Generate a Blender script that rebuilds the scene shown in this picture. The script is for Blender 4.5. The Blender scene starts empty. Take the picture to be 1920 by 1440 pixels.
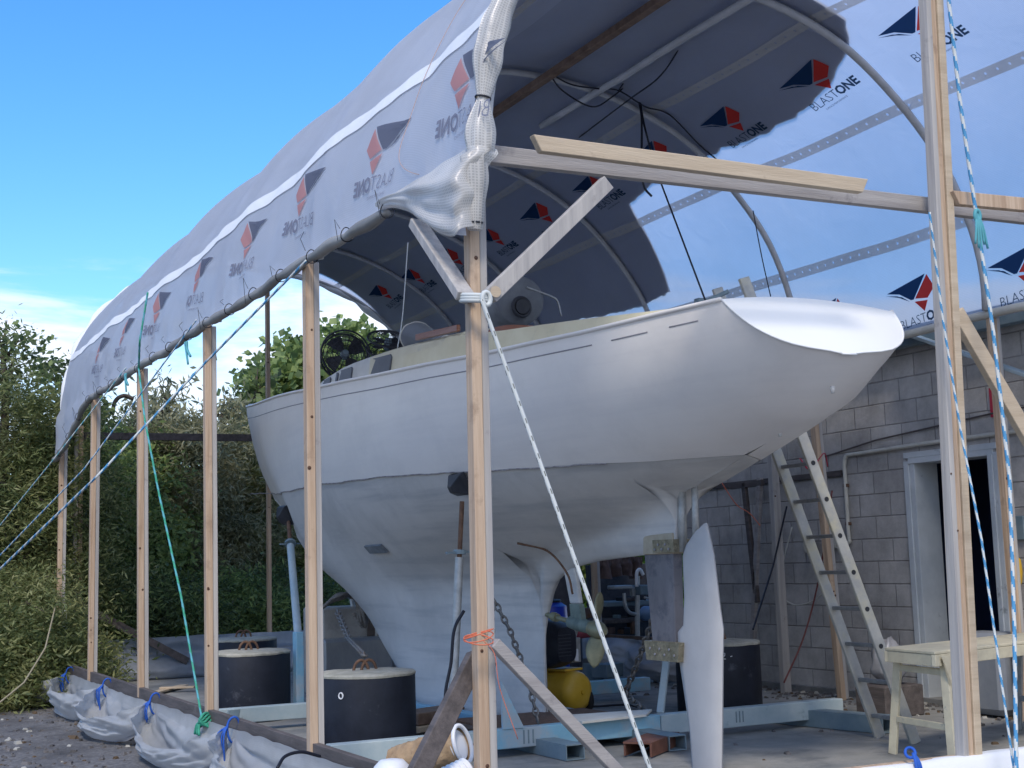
import bpy, bmesh, math, random
from mathutils import Vector, Matrix, noise
random.seed(7)
PI=math.pi; R=math.radians
SC=bpy.context.scene; COL=SC.collection
# ------------------------------------------------------------------ camera
CA,CP,CR,CF,CH=.4772,.1289,.0293,2590.9,1.28
CD=Vector((math.sin(CA)*math.cos(CP),math.cos(CA)*math.cos(CP),math.sin(CP)))
_r0=Vector((math.cos(CA),-math.sin(CA),0)); _u0=_r0.cross(CD)
CRt=_r0*math.cos(CR)-_u0*math.sin(CR); CU=_r0*math.sin(CR)+_u0*math.cos(CR)
CAM=Vector((0,0,CH))
cd=bpy.data.cameras.new('camera'); cam=bpy.data.objects.new('camera',cd); COL.objects.link(cam); SC.camera=cam
M=Matrix((CRt,CU,-CD)).transposed().to_4x4(); M.translation=CAM; cam.matrix_world=M
cd.sensor_width=36; cd.lens=CF/1920*36; cd.clip_end=2000; cd.clip_start=.05
def ray(x,y): return CD+CRt*((x-960)/CF)-CU*((y-720)/CF)
def at(x,y,u=None,v=None,z=None):          # measured point of the photo -> place in the yard on a known plane
    k=ray(x,y)
    t=u/k.x if u is not None else v/k.y if v is not None else (z-CH)/k.z
    return CAM+k*t
def lerp(a,b,t): return a+(b-a)*t
def interp(x,xs,ys):
    if x<=xs[0]: return ys[0]
    for i in range(1,len(xs)):
        if x<=xs[i]: return lerp(ys[i-1],ys[i],(x-xs[i-1])/(xs[i]-xs[i-1]))
    return ys[-1]
def sm(x,a,b):
    t=min(1,max(0,(x-a)/(b-a))); return t*t*(3-2*t)
# ------------------------------------------------------------------ materials
def newmat(name):
    m=bpy.data.materials.new(name); m.use_nodes=True; nt=m.node_tree
    b=nt.nodes['Principled BSDF']; return m,nt,b
def setc(b,c): b.inputs['Base Color'].default_value=(*c,1)
def mat(name,c,rough=.6,c2=None,scale=8,detail=6,bump=0,bscale=60,metal=0,stretch=None,lo=.35,hi=.65,c3=None,s3=3,lo3=.55,hi3=.7,spec=.4,coat=0):
    m,nt,b=newmat(name); N=nt.nodes; L=nt.links
    b.inputs['Roughness'].default_value=rough; b.inputs['Metallic'].default_value=metal
    b.inputs['Specular IOR Level'].default_value=spec; b.inputs['Coat Weight'].default_value=coat
    setc(b,c)
    tc=N.new('ShaderNodeTexCoord'); mp=N.new('ShaderNodeMapping'); L.new(tc.outputs['Object'],mp.inputs[0])
    if stretch: mp.inputs['Scale'].default_value=stretch
    col=None
    if c2:
        n=N.new('ShaderNodeTexNoise'); n.inputs['Scale'].default_value=scale; n.inputs['Detail'].default_value=detail; n.inputs['Roughness'].default_value=.65
        L.new(mp.outputs[0],n.inputs['Vector'])
        r=N.new('ShaderNodeValToRGB'); r.color_ramp.elements[0].position=lo; r.color_ramp.elements[1].position=hi
        r.color_ramp.elements[0].color=(*c,1); r.color_ramp.elements[1].color=(*c2,1)
        L.new(n.outputs[0],r.inputs[0]); col=r.outputs[0]
        if c3:
            n3=N.new('ShaderNodeTexNoise'); n3.inputs['Scale'].default_value=s3; n3.inputs['Detail'].default_value=8; n3.inputs['Roughness'].default_value=.7
            L.new(tc.outputs['Object'],n3.inputs['Vector'])
            mr=N.new('ShaderNodeMapRange'); mr.inputs[1].default_value=lo3; mr.inputs[2].default_value=hi3; L.new(n3.outputs[0],mr.inputs[0])
            mx=N.new('ShaderNodeMix'); mx.data_type='RGBA'; L.new(mr.outputs[0],mx.inputs[0]); L.new(col,mx.inputs[6]); mx.inputs[7].default_value=(*c3,1); col=mx.outputs[2]
        L.new(col,b.inputs['Base Color'])
    if bump:
        n2=N.new('ShaderNodeTexNoise'); n2.inputs['Scale'].default_value=bscale; n2.inputs['Detail'].default_value=5
        L.new(mp.outputs[0],n2.inputs['Vector']); bp=N.new('ShaderNodeBump'); bp.inputs['Strength'].default_value=bump; bp.inputs['Distance'].default_value=.01
        L.new(n2.outputs[0],bp.inputs['Height']); L.new(bp.outputs[0],b.inputs['Normal'])
    return m
ZS=(1,1,.06)
def hullmat(name,c,c2,c3,rough,streak,k):
    m=mat(name,c,rough,c2,1.4,8,.05,14,c3=c3,s3=1.1,lo3=.5,hi3=.75); nt=m.node_tree; N=nt.nodes; L=nt.links; b=N['Principled BSDF']
    src=b.inputs['Base Color'].links[0].from_socket
    tc=N.new('ShaderNodeTexCoord'); mp=N.new('ShaderNodeMapping'); mp.inputs['Rotation'].default_value=(R(-38),0,0); mp.inputs['Scale'].default_value=(.4,.35,5.5); L.new(tc.outputs['Object'],mp.inputs[0])
    n=N.new('ShaderNodeTexNoise'); n.inputs['Scale'].default_value=1.6; n.inputs['Detail'].default_value=9; n.inputs['Roughness'].default_value=.6; L.new(mp.outputs[0],n.inputs['Vector'])
    r=N.new('ShaderNodeMapRange'); r.inputs[1].default_value=.5; r.inputs[2].default_value=.78; r.inputs[4].default_value=k; L.new(n.outputs[0],r.inputs[0])
    x=N.new('ShaderNodeMix'); x.data_type='RGBA'; L.new(r.outputs[0],x.inputs[0]); L.new(src,x.inputs[6]); x.inputs[7].default_value=(*streak,1)
    v=N.new('ShaderNodeTexNoise'); v.inputs['Scale'].default_value=3.1; v.inputs['Detail'].default_value=2; L.new(tc.outputs['Object'],v.inputs['Vector'])
    r2=N.new('ShaderNodeMapRange'); r2.inputs[1].default_value=.66; r2.inputs[2].default_value=.69; r2.inputs[4].default_value=.35*k; L.new(v.outputs[0],r2.inputs[0])
    x2=N.new('ShaderNodeMix'); x2.data_type='RGBA'; L.new(r2.outputs[0],x2.inputs[0]); L.new(x.outputs[2],x2.inputs[6]); x2.inputs[7].default_value=(*c2,1); L.new(x2.outputs[2],b.inputs['Base Color']); return m
wood_warm=mat('warm_pine',(.38,.26,.175),.75,(.57,.43,.31),14,9,.3,60,stretch=(2.4,2.4,.10),c3=(.21,.14,.10),s3=4,lo3=.56,hi3=.78)
wood_grey=mat('weathered_pine',(.32,.305,.30),.8,(.47,.445,.42),14,8,.3,60,stretch=(1.6,1.6,.05),c3=(.15,.13,.13),s3=6,lo3=.6,hi3=.8)
wood_pale=mat('pale_lumber',(.44,.35,.25),.75,(.56,.46,.34),5,8,.25,60,stretch=(.2,1.6,3),c3=(.25,.19,.14),s3=6,lo3=.62,hi3=.8)
wood_beam=mat('grey_beam_timber',(.27,.25,.245),.8,(.40,.375,.36),5,8,.3,60,stretch=(.2,1.6,3),c3=(.10,.09,.10),s3=6,lo3=.6,hi3=.8)
wood_dark=mat('dark_wet_timber',(.07,.06,.058),.75,(.13,.11,.105),12,8,.3,60,stretch=(1.6,.2,1.6),c3=(.2,.18,.17),s3=5,lo3=.62,hi3=.8)
wood_brown=mat('brown_hardwood',(.10,.06,.04),.7,(.2,.13,.09),9,8,.3,50)
knot=mat('knot_wood',(.09,.045,.028),.7)
varnish=mat('varnished_timber',(.22,.07,.03),.3,(.30,.11,.05),20,6,.05,50,stretch=(.3,.3,4),coat=.3)
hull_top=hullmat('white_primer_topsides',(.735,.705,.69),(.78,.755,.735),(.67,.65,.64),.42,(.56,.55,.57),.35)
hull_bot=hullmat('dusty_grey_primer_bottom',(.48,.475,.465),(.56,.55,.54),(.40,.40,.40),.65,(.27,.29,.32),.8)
transom_m=mat('gloss_white_transom',(.74,.755,.76),.5,(.77,.785,.79),1,3,.012,5,coat=.0,c3=(.72,.74,.76),s3=2.2,lo3=.6,hi3=.75)
seam_dark=mat('rough_waterline_seam',(.20,.18,.19),.8,(.4,.39,.4),18,5,.4,80)
groove=mat('groove_shadow_line',(.25,.25,.28),.6)
cream=mat('cream_deck_primer',(.62,.56,.39),.55,(.70,.65,.48),3,6,.08,30,c3=(.42,.42,.34),s3=2.4,lo3=.58,hi3=.75)
palewhite=mat('pale_cabin_paint',(.56,.55,.50),.55,(.66,.65,.60),4,6,.06,30,c3=(.5,.48,.34),s3=2,lo3=.55,hi3=.7)
mask_grey=mat('grey_masked_window',(.10,.11,.125),.55,(.13,.14,.155),7,4,.1,20)
black=mat('black_plastic',(.012,.014,.02),.5,(.03,.032,.04),10,4)
drum_m=mat('black_drum_side',(.006,.009,.018),.6,(.013,.017,.03),7,7,.12,40,c3=(.075,.08,.10),s3=5,lo3=.60,hi3=.74)
lid_m=mat('chalky_concrete_top',(.27,.265,.22),.9,(.44,.42,.36),12,8,.5,40,c3=(.3,.28,.22),s3=8,lo3=.58,hi3=.72)
rust=mat('rusty_iron',(.09,.05,.035),.85,(.19,.11,.07),22,8,.4,90)
chain_m=mat('galvanised_chain',(.14,.14,.14),.55,(.23,.22,.21),25,6,.2,90,metal=.6,c3=(.14,.09,.06),s3=9,lo3=.55,hi3=.7)
blue_steel=mat('sky_blue_painted_steel',(.19,.40,.53),.5,(.27,.49,.62),4,7,.08,30,c3=(.36,.42,.46),s3=2.3,lo3=.48,hi3=.62)
grey_steel=mat('pale_blue_grey_steel',(.33,.42,.46),.5,(.43,.50,.52),5,7,.08,30,c3=(.2,.27,.3),s3=7,lo3=.6,hi3=.74)
slate_steel=mat('slate_painted_tube',(.13,.19,.23),.5,(.2,.26,.29),5,7,.08,30)
galv=mat('galvanised_steel',(.32,.33,.33),.5,(.46,.47,.47),14,6,.1,70,metal=.5)
alu=mat('dull_paint_speckled_aluminium',(.36,.36,.35),.5,(.47,.465,.43),9,8,.1,60,metal=.25,c3=(.50,.47,.36),s3=4,lo3=.5,hi3=.65)
alu_dark=mat('aluminium_rung',(.22,.23,.24),.45,(.33,.33,.33),12,6,.1,60,metal=.4)
bench_m=mat('cream_splashed_platform',(.52,.47,.35),.6,(.64,.585,.43),9,9,.15,60,c3=(.28,.28,.26),s3=11,lo3=.6,hi3=.7)
bench_in=mat('grey_aluminium_leg',(.28,.30,.33),.5,(.4,.42,.42),9,6,.1,60,metal=.3)
hoop_m=mat('grey_plastic_pipe',(.36,.37,.38),.5,(.45,.45,.46),6,5,.05,40)
cable_m=mat('black_cable',(.008,.01,.02),.5)
cream_pipe=mat('cream_conduit',(.50,.49,.44),.45,(.58,.56,.5),10,4)
bronze=mat('scraped_bronze',(.14,.13,.09),.5,(.28,.25,.18),26,8,.4,70,metal=.4,c3=(.42,.39,.28),s3=22,lo3=.6,hi3=.7)
tan=mat('tan_bare_laminate',(.34,.30,.23),.6,(.42,.38,.30),12,6,.1,50)
skeg_m=mat('stained_grey_laminate',(.10,.10,.12),.45,(.165,.165,.19),4,8,.1,40,stretch=(1,1,.5),c3=(.07,.075,.10),s3=6,lo3=.54,hi3=.66)
rudder_m=mat('matt_white_rudder_primer',(.43,.425,.43),.65,(.49,.485,.49),3,7,.05,40)
propm=mat('dull_bronze_propeller',(.17,.17,.11),.55,(.26,.25,.16),10,7,.15,50,metal=.35)
strut_green=mat('green_grey_antifoul',(.10,.14,.13),.6,(.17,.22,.2),9,6,.1,50)
yellow=mat('yellow_tank_paint',(.62,.37,.03),.38,(.70,.44,.06),5,5,.03,40,c3=(.4,.25,.06),s3=5,lo3=.62,hi3=.75)
motor_m=mat('blue_black_shroud',(.012,.016,.028),.45,(.03,.035,.05),9,5,.05,60)
rubber=mat('tyre_rubber',(.015,.015,.016),.8)
whitep=mat('white_plastic',(.70,.71,.74),.4,(.76,.77,.8),4,4,.03,20)
kraft=mat('crumpled_brown_paper',(.27,.17,.09),.75,(.42,.29,.17),9,8,.9,26,c3=(.18,.11,.06),s3=12,lo3=.55,hi3=.7)
bluebarrel=mat('blue_barrel_plastic',(.01,.04,.42),.35)
dusty=mat('dusty_pale_panel',(.28,.27,.25),.7,(.40,.385,.36),4,8,.1,40,c3=(.14,.14,.14),s3=2.6,lo3=.5,hi3=.75)
metal_panel=mat('smeared_metal_panel',(.24,.255,.27),.4,(.38,.38,.37),3,6,.05,20,metal=.4,stretch=(1,1,.4))
winbrown=mat('dusty_brown_pane',(.075,.06,.055),.25,(.11,.09,.08),5,6,0)
ropegrey=mat('grey_old_rope',(.15,.14,.13),.9,(.26,.24,.22),50,4,.6,120)
darkbg=mat('dark_tool_rack',(.03,.034,.045),.7,(.07,.072,.085),7,6,.2,30)
brown_tarp=mat('brown_dirty_cover',(.09,.06,.055),.8,(.17,.12,.11),6,8,.4,14,stretch=(2,2,.4))
pinkm=mat('faded_red_bundle',(.30,.05,.07),.8,(.4,.1,.12),8,5)
red_m=mat('red_sign_enamel',(.45,.02,.05),.4)
orange_m=mat('orange_cord',(.65,.17,.09),.7)
door_m=mat('blue_grey_door_paint',(.50,.54,.57),.6,(.60,.635,.66),4,7,.1,40,c3=(.2,.22,.25),s3=6,lo3=.62,hi3=.72)
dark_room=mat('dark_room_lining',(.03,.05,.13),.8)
rope_blue=mat('blue_rope_strand',(.07,.27,.50),.7); rope_white=mat('white_rope_strand',(.58,.61,.60),.75); rope_black=mat('black_rope_fleck',(.12,.13,.12),.8)
rope_teal=mat('teal_rope_strand',(.10,.36,.42),.75); rope_green=mat('green_rope_strand',(.03,.27,.17),.7,(.06,.36,.24),40,3); rope_royal=mat('royal_blue_cord',(.02,.10,.45),.7); rope_tan=mat('tan_cord',(.35,.30,.20),.8)
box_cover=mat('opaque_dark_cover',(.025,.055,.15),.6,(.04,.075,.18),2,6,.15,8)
# ground
gravel_m=mat('dark_yard_gravel',(.09,.088,.09),.95,(.22,.21,.205),26,10,.9,38,c3=(.05,.048,.05),s3=1.2,lo3=.45,hi3=.7)
slab_m=mat('stained_concrete',(.21,.215,.21),.9,(.31,.305,.29),3,10,.35,60,c3=(.12,.13,.14),s3=1.7,lo3=.5,hi3=.68)
# sheet
def sheet(name,transp=.36,base=(.62,.64,.72),trl=.5,grid=.25,gsize=.0125,dots=False,dirt=.2):
    m,nt,b=newmat(name); N=nt.nodes; L=nt.links; out=N['Material Output'] if 'Material Output' in N else [n for n in N if n.type=='OUTPUT_MATERIAL'][0]
    uv=N.new('ShaderNodeUVMap'); sep=N.new('ShaderNodeSeparateXYZ'); L.new(uv.outputs[0],sep.inputs[0])
    def mth(op,a,bv=None):
        n=N.new('ShaderNodeMath'); n.operation=op
        for i,x in enumerate((a,bv)):
            if x is None: continue
            if isinstance(x,(int,float)): n.inputs[i].default_value=x
            else: L.new(x,n.inputs[i])
        return n.outputs[0]
    def line(o,w):
        f=mth('FRACT',mth('DIVIDE',o,gsize)); return mth('LESS_THAN',f,w)
    g=mth('MAXIMUM',line(sep.outputs[0],.35),line(sep.outputs[1],.35))
    nz=N.new('ShaderNodeTexNoise'); nz.inputs['Scale'].default_value=1.7; nz.inputs['Detail'].default_value=9; nz.inputs['Roughness'].default_value=.6
    tc=N.new('ShaderNodeTexCoord'); L.new(tc.outputs['Object'],nz.inputs['Vector'])
    mr=N.new('ShaderNodeMapRange'); mr.inputs[1].default_value=.3; mr.inputs[2].default_value=.7; mr.inputs[3].default_value=1-dirt; mr.inputs[4].default_value=1.0; L.new(nz.outputs[0],mr.inputs[0])
    cm=N.new('ShaderNodeMix'); cm.data_type='RGBA'; cm.blend_type='MULTIPLY'; cm.inputs[0].default_value=1; cm.inputs[6].default_value=(*base,1); L.new(mr.outputs[0],cm.inputs[7])
    df=N.new('ShaderNodeBsdfDiffuse'); tl=N.new('ShaderNodeBsdfTranslucent'); tp=N.new('ShaderNodeBsdfTransparent'); gl=N.new('ShaderNodeBsdfGlossy'); gl.inputs['Roughness'].default_value=.35; gl.inputs['Color'].default_value=(.8,.8,.85,1)
    L.new(cm.outputs[2],df.inputs[0]); L.new(cm.outputs[2],tl.inputs[0]); tp.inputs[0].default_value=(.93,.95,1,1)
    m1=N.new('ShaderNodeMixShader'); m1.inputs[0].default_value=trl; L.new(df.outputs[0],m1.inputs[1]); L.new(tl.outputs[0],m1.inputs[2])
    mg=N.new('ShaderNodeMixShader'); mg.inputs[0].default_value=.06; L.new(m1.outputs[0],mg.inputs[1]); L.new(gl.outputs[0],mg.inputs[2])
    m2=N.new('ShaderNodeMixShader'); L.new(mg.outputs[0],m2.inputs[1]); L.new(tp.outputs[0],m2.inputs[2])
    fac=mth('SUBTRACT',transp,mth('MULTIPLY',g,grid))
    if name=='scrim_reinforced_sheet': fac=mth('SUBTRACT',fac,mth('MULTIPLY',mth('LESS_THAN',sep.outputs[0],3.4),.16))
    if dots:
        fx=mth('SUBTRACT',mth('FRACT',mth('DIVIDE',sep.outputs[0],.115)),.5); fy=mth('DIVIDE',sep.outputs[1],.115)
        d=mth('SQRT',mth('ADD',mth('MULTIPLY',fx,fx),mth('MULTIPLY',fy,fy))); h=mth('LESS_THAN',d,.085); fac=mth('MAXIMUM',fac,mth('MULTIPLY',h,.9))
    L.new(fac,m2.inputs[0])
    L.new(m2.outputs[0],out.inputs[0]); N.remove(b)
    bp=N.new('ShaderNodeBump'); bp.inputs['Strength'].default_value=.25; bp.inputs['Distance'].default_value=.05
    n5=N.new('ShaderNodeTexNoise'); n5.inputs['Scale'].default_value=3.2; n5.inputs['Detail'].default_value=6; n5.inputs['Distortion'].default_value=.8; L.new(tc.outputs['Object'],n5.inputs['Vector'])
    L.new(n5.outputs[0],bp.inputs['Height'])
    for s in (df,tl,gl): L.new(bp.outputs[0],s.inputs['Normal'])
    return m
sheet_m=sheet('scrim_reinforced_sheet',.24,(.76,.80,.90),.62,.08,dirt=.10)
tape_m=sheet('welded_seam_tape',.12,(.74,.73,.71),.50,.0,dots=True)
tape_ext=sheet('white_outer_seam_tape',.0,(.90,.91,.92),.10,.0,dots=False,dirt=.08)
roll_m=sheet('gathered_white_scrim',.30,(.84,.82,.78),.35,.55,gsize=.013,dirt=.4)
skirt_m=sheet('crumpled_clear_grey_skirt',.16,(.58,.60,.62),.35,.05,dirt=.3)
skirt_back=sheet('blue_grey_far_skirt',.12,(.55,.61,.70),.45,.05,dirt=.45)  # blue-grey is the plastic's own colour
silver_m=sheet('silver_grey_skirt',.0,(.50,.50,.53),.2,.0,dirt=.4)
def ink(name,c):
    m,nt,b=newmat(name); N=nt.nodes; L=nt.links; out=[n for n in N if n.type=='OUTPUT_MATERIAL'][0]
    df=N.new('ShaderNodeBsdfDiffuse'); tl=N.new('ShaderNodeBsdfTranslucent'); df.inputs[0].default_value=(*c,1); tl.inputs[0].default_value=(*c,1)
    a=N.new('ShaderNodeMixShader'); a.inputs[0].default_value=.5; L.new(df.outputs[0],a.inputs[1]); L.new(tl.outputs[0],a.inputs[2]); L.new(a.outputs[0],out.inputs[0]); N.remove(b); return m
navy_f=ink('veiled_navy_print',(.20,.22,.29)); red_f=ink('veiled_red_print',(.66,.36,.36)); grey_f=ink('veiled_lettering',(.33,.34,.42))  # pale inks: the veil of the translucent sheet is put into the colour
navy=ink('navy_print',(.025,.065,.16)); redp=ink('red_print',(.72,.07,.06)); greyp=ink('grey_blue_lettering',(.05,.09,.15))
# ------------------------------------------------------------------ mesh builder
class MB:
    def __init__(s): s.v=[]; s.f=[]; s.m=[]; s.uv={}
    def add(s,vs,fs,mi=0):
        o=len(s.v); s.v+=[tuple(v) for v in vs]; s.f+=[tuple(i+o for i in f) for f in fs]; s.m+=[mi]*len(fs); return o
    def box(s,c,d,rot=None,mi=0):
        X,Y,Z=[x/2 for x in d]; vs=[Vector((a*X,b*Y,e*Z)) for a in(-1,1) for b in(-1,1) for e in(-1,1)]
        if rot is not None: vs=[rot@v for v in vs]
        vs=[v+Vector(c) for v in vs]
        s.add(vs,[(0,1,3,2),(4,6,7,5),(0,4,5,1),(2,3,7,6),(0,2,6,4),(1,5,7,3)],mi); return s
    def beam(s,a,b,w,h,side=None,mi=0,cut=0):
        a=Vector(a);b=Vector(b);d=(b-a).normalized()
        sd=Vector(side) if side is not None else (Vector((0,0,1)) if abs(d.z)<.9 else Vector((0,1,0)))
        x=d.cross(sd).normalized(); y=x.cross(d)
        vs=[]
        for p,sg in((a,-1),(b,1)):
            for i,j in((-1,-1),(1,-1),(1,1),(-1,1)): vs.append(p+x*(i*w/2)+y*(j*h/2)+d*(cut*j*sg))
        s.add(vs,[(3,2,1,0),(4,5,6,7),(0,1,5,4),(1,2,6,5),(2,3,7,6),(3,0,4,7)],mi); return s
    def tube(s,pts,r,n=8,mi=0,closed=False,stripe=None,cap=True):
        pts=[Vector(p) for p in pts]; rs=r if isinstance(r,(list,tuple)) else [r]*len(pts)
        o=len(s.v); N=len(pts); up=None
        for i,p in enumerate(pts):
            if closed: d=pts[(i+1)%N]-pts[i-1]
            else: d=pts[min(i+1,N-1)]-pts[max(i-1,0)]
            d=d.normalized() if d.length>1e-9 else Vector((0,0,1))
            if up is None: up=d.orthogonal().normalized()
            up=(up-d*up.dot(d)); up=up.normalized() if up.length>1e-6 else d.orthogonal().normalized()
            w=d.cross(up)
            for k in range(n):
                a=2*PI*k/n; s.v.append(tuple(p+(up*math.cos(a)+w*math.sin(a))*rs[i]))
        K=N if closed else N-1
        for i in range(K):
            for k in range(n):
                a=o+i*n+k; b=o+i*n+(k+1)%n; j=(i+1)%N
                s.f.append((a,b,o+j*n+(k+1)%n,o+j*n+k)); s.m.append(stripe(i,k) if stripe else mi)
        if cap and not closed:
            s.f.append(tuple(o+k for k in range(n))[::-1]); s.m.append(mi); s.f.append(tuple(o+(N-1)*n+k for k in range(n))); s.m.append(mi)
        return s
    def lathe(s,c,prof,n=32,axis=None,mi=0,mf=None):
        c=Vector(c); q=Vector((0,0,1)).rotation_difference(Vector(axis)) if axis is not None else None
        o=len(s.v)
        for r,z in prof:
            for k in range(n):
                a=2*PI*k/n; p=Vector((r*math.cos(a),r*math.sin(a),z)); p=q@p if q else p; s.v.append(tuple(c+p))
        for i in range(len(prof)-1):
            for k in range(n):
                a=o+i*n+k;b=o+i*n+(k+1)%n; s.f.append((a,b,b+n,a+n)); s.m.append(mf(i) if mf else mi)
        for i,rv in((0,1),(len(prof)-1,0)):
            f=tuple(o+i*n+k for k in range(n)); s.f.append(f[::-1] if rv else f); s.m.append(mf(min(i,len(prof)-2)) if mf else mi)
        return s
    def prism(s,poly,ext,mi=0):   # poly: list of 3d points, extruded by vector ext
        n=len(poly); P=[Vector(p) for p in poly]; e=Vector(ext)
        s.add(P+[p+e for p in P],[tuple(range(n))[::-1],tuple(range(n,2*n))]+[(i,(i+1)%n,n+(i+1)%n,n+i) for i in range(n)],mi); return s
    def build(s,name,mats,parent=None,smooth=False,bevel=0,auto=None):
        me=bpy.data.meshes.new(name); me.from_pydata(s.v,[],s.f)
        for m in (mats if isinstance(mats,(list,tuple)) else [mats]): me.materials.append(m)
        me.polygons.foreach_set('material_index',s.m)
        bm=bmesh.new(); bm.from_mesh(me)
        if name in('hull_bottom','hull_topsides'): bmesh.ops.remove_doubles(bm,verts=bm.verts,dist=.0008)
        bmesh.ops.recalc_face_normals(bm,faces=bm.faces)
        if bevel: bmesh.ops.bevel(bm,geom=list(bm.edges),offset=bevel,segments=1,affect='EDGES',clamp_overlap=True)
        bm.to_mesh(me); bm.free()
        if smooth: me.polygons.foreach_set('use_smooth',[True]*len(me.polygons))
        if auto: 
            me.polygons.foreach_set('use_smooth',[True]*len(me.polygons)); me.set_sharp_from_angle(angle=R(auto))
        o=bpy.data.objects.new(name,me); COL.objects.link(o)
        if parent is not None:
            o.parent=parent; o.matrix_parent_inverse=PINV.get(parent.name,Matrix())
        return o
PINV={}
def thing(name,label,cat,loc=(0,0,0),group=None):
    o=bpy.data.objects.new(name,None); COL.objects.link(o); o.location=loc; o.empty_display_size=.2
    PINV[o.name]=Matrix.Translation(loc).inverted(); o['label']=label; o['category']=cat
    if group: o['group']=group
    return o
def tag(o,label=None,cat=None,group=None,kind=None):
    if label:o['label']=label
    if cat:o['category']=cat
    if group:o['group']=group
    if kind:o['kind']=kind
    return o
def grid(name,nu,nv,fn,mats,parent=None,uv=None,thick=0,smooth=True,mi=None,closed_u=False):
    vs=[];fs=[];uvs=[]
    for i in range(nu+1):
        for j in range(nv+1):
            a,b=i/nu,j/nv; vs.append(tuple(fn(a,b))); uvs.append(uv(a,b) if uv else (a,b))
    ms=[]
    for i in range(nu):
        for j in range(nv):
            a=i*(nv+1)+j; fs.append((a,a+1,a+nv+2,a+nv+1)); ms.append(mi(i/nu,j/nv) if mi else 0)
    me=bpy.data.meshes.new(name); me.from_pydata(vs,[],fs)
    for m in (mats if isinstance(mats,(list,tuple)) else [mats]): me.materials.append(m)
    me.polygons.foreach_set('material_index',ms)
    ul=me.uv_layers.new(name='UVMap')
    for l in me.loops: ul.data[l.index].uv=uvs[l.vertex_index]
    if smooth: me.polygons.foreach_set('use_smooth',[True]*len(me.polygons))
    o=bpy.data.objects.new(name,me); COL.objects.link(o)
    if parent is not None: o.parent=parent; o.matrix_parent_inverse=PINV.get(parent.name,Matrix())
    if thick:
        md=o.modifiers.new('thickness','SOLIDIFY'); md.thickness=thick; md.offset=0
    return o
def nz(x,y=0,z=0,s=1): return noise.noise(Vector((x*s,y*s,z*s)))
def curve(pts,n):   # catmull-rom
    P=[Vector(p) for p in pts]; P=[P[0]*2-P[1]]+P+[P[-1]*2-P[-2]]; out=[]
    for i in range(1,len(P)-2):
        for k in range(n):
            t=k/n; a,b,c,d=P[i-1:i+3]
            out.append(.5*((2*b)+(c-a)*t+(2*a-5*b+4*c-d)*t*t+(-a+3*b-3*c+d)*t**3))
    out.append(P[-2]); return out
def straight(a,b,n,sag=0):
    a=Vector(a);b=Vector(b); return [a.lerp(b,i/n)-Vector((0,0,sag*4*(i/n)*(1-i/n))) for i in range(n+1)]
# ------------------------------------------------------------------ world and light
w=bpy.data.worlds.new('World'); SC.world=w; w.use_nodes=True; nt=w.node_tree; N=nt.nodes; L=nt.links
bg=N['Background']; sky=N.new('ShaderNodeTexSky'); sky.sky_type='NISHITA'; sky.sun_disc=False
SUN_EL,SUN_AZ=R(50),R(212)      # azimuth clockwise from +Y: high behind the camera, softened by thin cloud
sky.sun_elevation=SUN_EL; sky.sun_rotation=SUN_AZ; sky.air_density=1.0; sky.dust_density=.35; sky.ozone_density=2.2; sky.altitude=0
hs=N.new('ShaderNodeHueSaturation'); hs.inputs['Saturation'].default_value=1.25; hs.inputs['Hue'].default_value=.50; 
tn=N.new('ShaderNodeMix'); tn.data_type='RGBA'; tn.blend_type='MULTIPLY'; tn.inputs[0].default_value=1; L.new(sky.outputs[0],tn.inputs[6]); tn.inputs[7].default_value=(.84,.91,1,1); L.new(tn.outputs[2],hs.inputs['Color'])
tc=N.new('ShaderNodeTexCoord'); mp=N.new('ShaderNodeMapping'); L.new(tc.outputs['Generated'],mp.inputs[0]); mp.inputs['Scale'].default_value=(2.2,2.2,9.5); mp.inputs['Location'].default_value=(1.35,.7,.12)
cn=N.new('ShaderNodeTexNoise'); cn.inputs['Scale'].default_value=1.5; cn.inputs['Detail'].default_value=10; cn.inputs['Roughness'].default_value=.60; cn.inputs['Distortion'].default_value=.35; L.new(mp.outputs[0],cn.inputs['Vector'])
sp=N.new('ShaderNodeSeparateXYZ'); L.new(tc.outputs['Generated'],sp.inputs[0])
hz=N.new('ShaderNodeMapRange'); hz.inputs[1].default_value=.17; hz.inputs[2].default_value=.27; hz.inputs[3].default_value=.10; hz.inputs[4].default_value=-.22; L.new(sp.outputs[2],hz.inputs[0])
ad0=N.new('ShaderNodeMath'); ad0.operation='ADD'; L.new(cn.outputs[0],ad0.inputs[0]); L.new(hz.outputs[0],ad0.inputs[1])
bk=N.new('ShaderNodeMapRange'); bk.inputs[1].default_value=-.1; bk.inputs[2].default_value=-.5; bk.inputs[3].default_value=0; bk.inputs[4].default_value=.30; L.new(sp.outputs[1],bk.inputs[0])   # unseen clouds added behind the camera as neutral fill light
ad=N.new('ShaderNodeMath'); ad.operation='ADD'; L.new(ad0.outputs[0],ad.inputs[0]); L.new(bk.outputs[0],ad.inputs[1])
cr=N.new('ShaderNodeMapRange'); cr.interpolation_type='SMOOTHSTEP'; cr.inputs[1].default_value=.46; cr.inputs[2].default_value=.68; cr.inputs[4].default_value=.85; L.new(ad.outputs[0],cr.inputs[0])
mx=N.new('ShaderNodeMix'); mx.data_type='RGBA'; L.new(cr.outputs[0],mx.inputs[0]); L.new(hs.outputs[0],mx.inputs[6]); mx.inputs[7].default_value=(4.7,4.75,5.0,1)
L.new(mx.outputs[2],bg.inputs['Color']); bg.inputs['Strength'].default_value=.15
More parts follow.
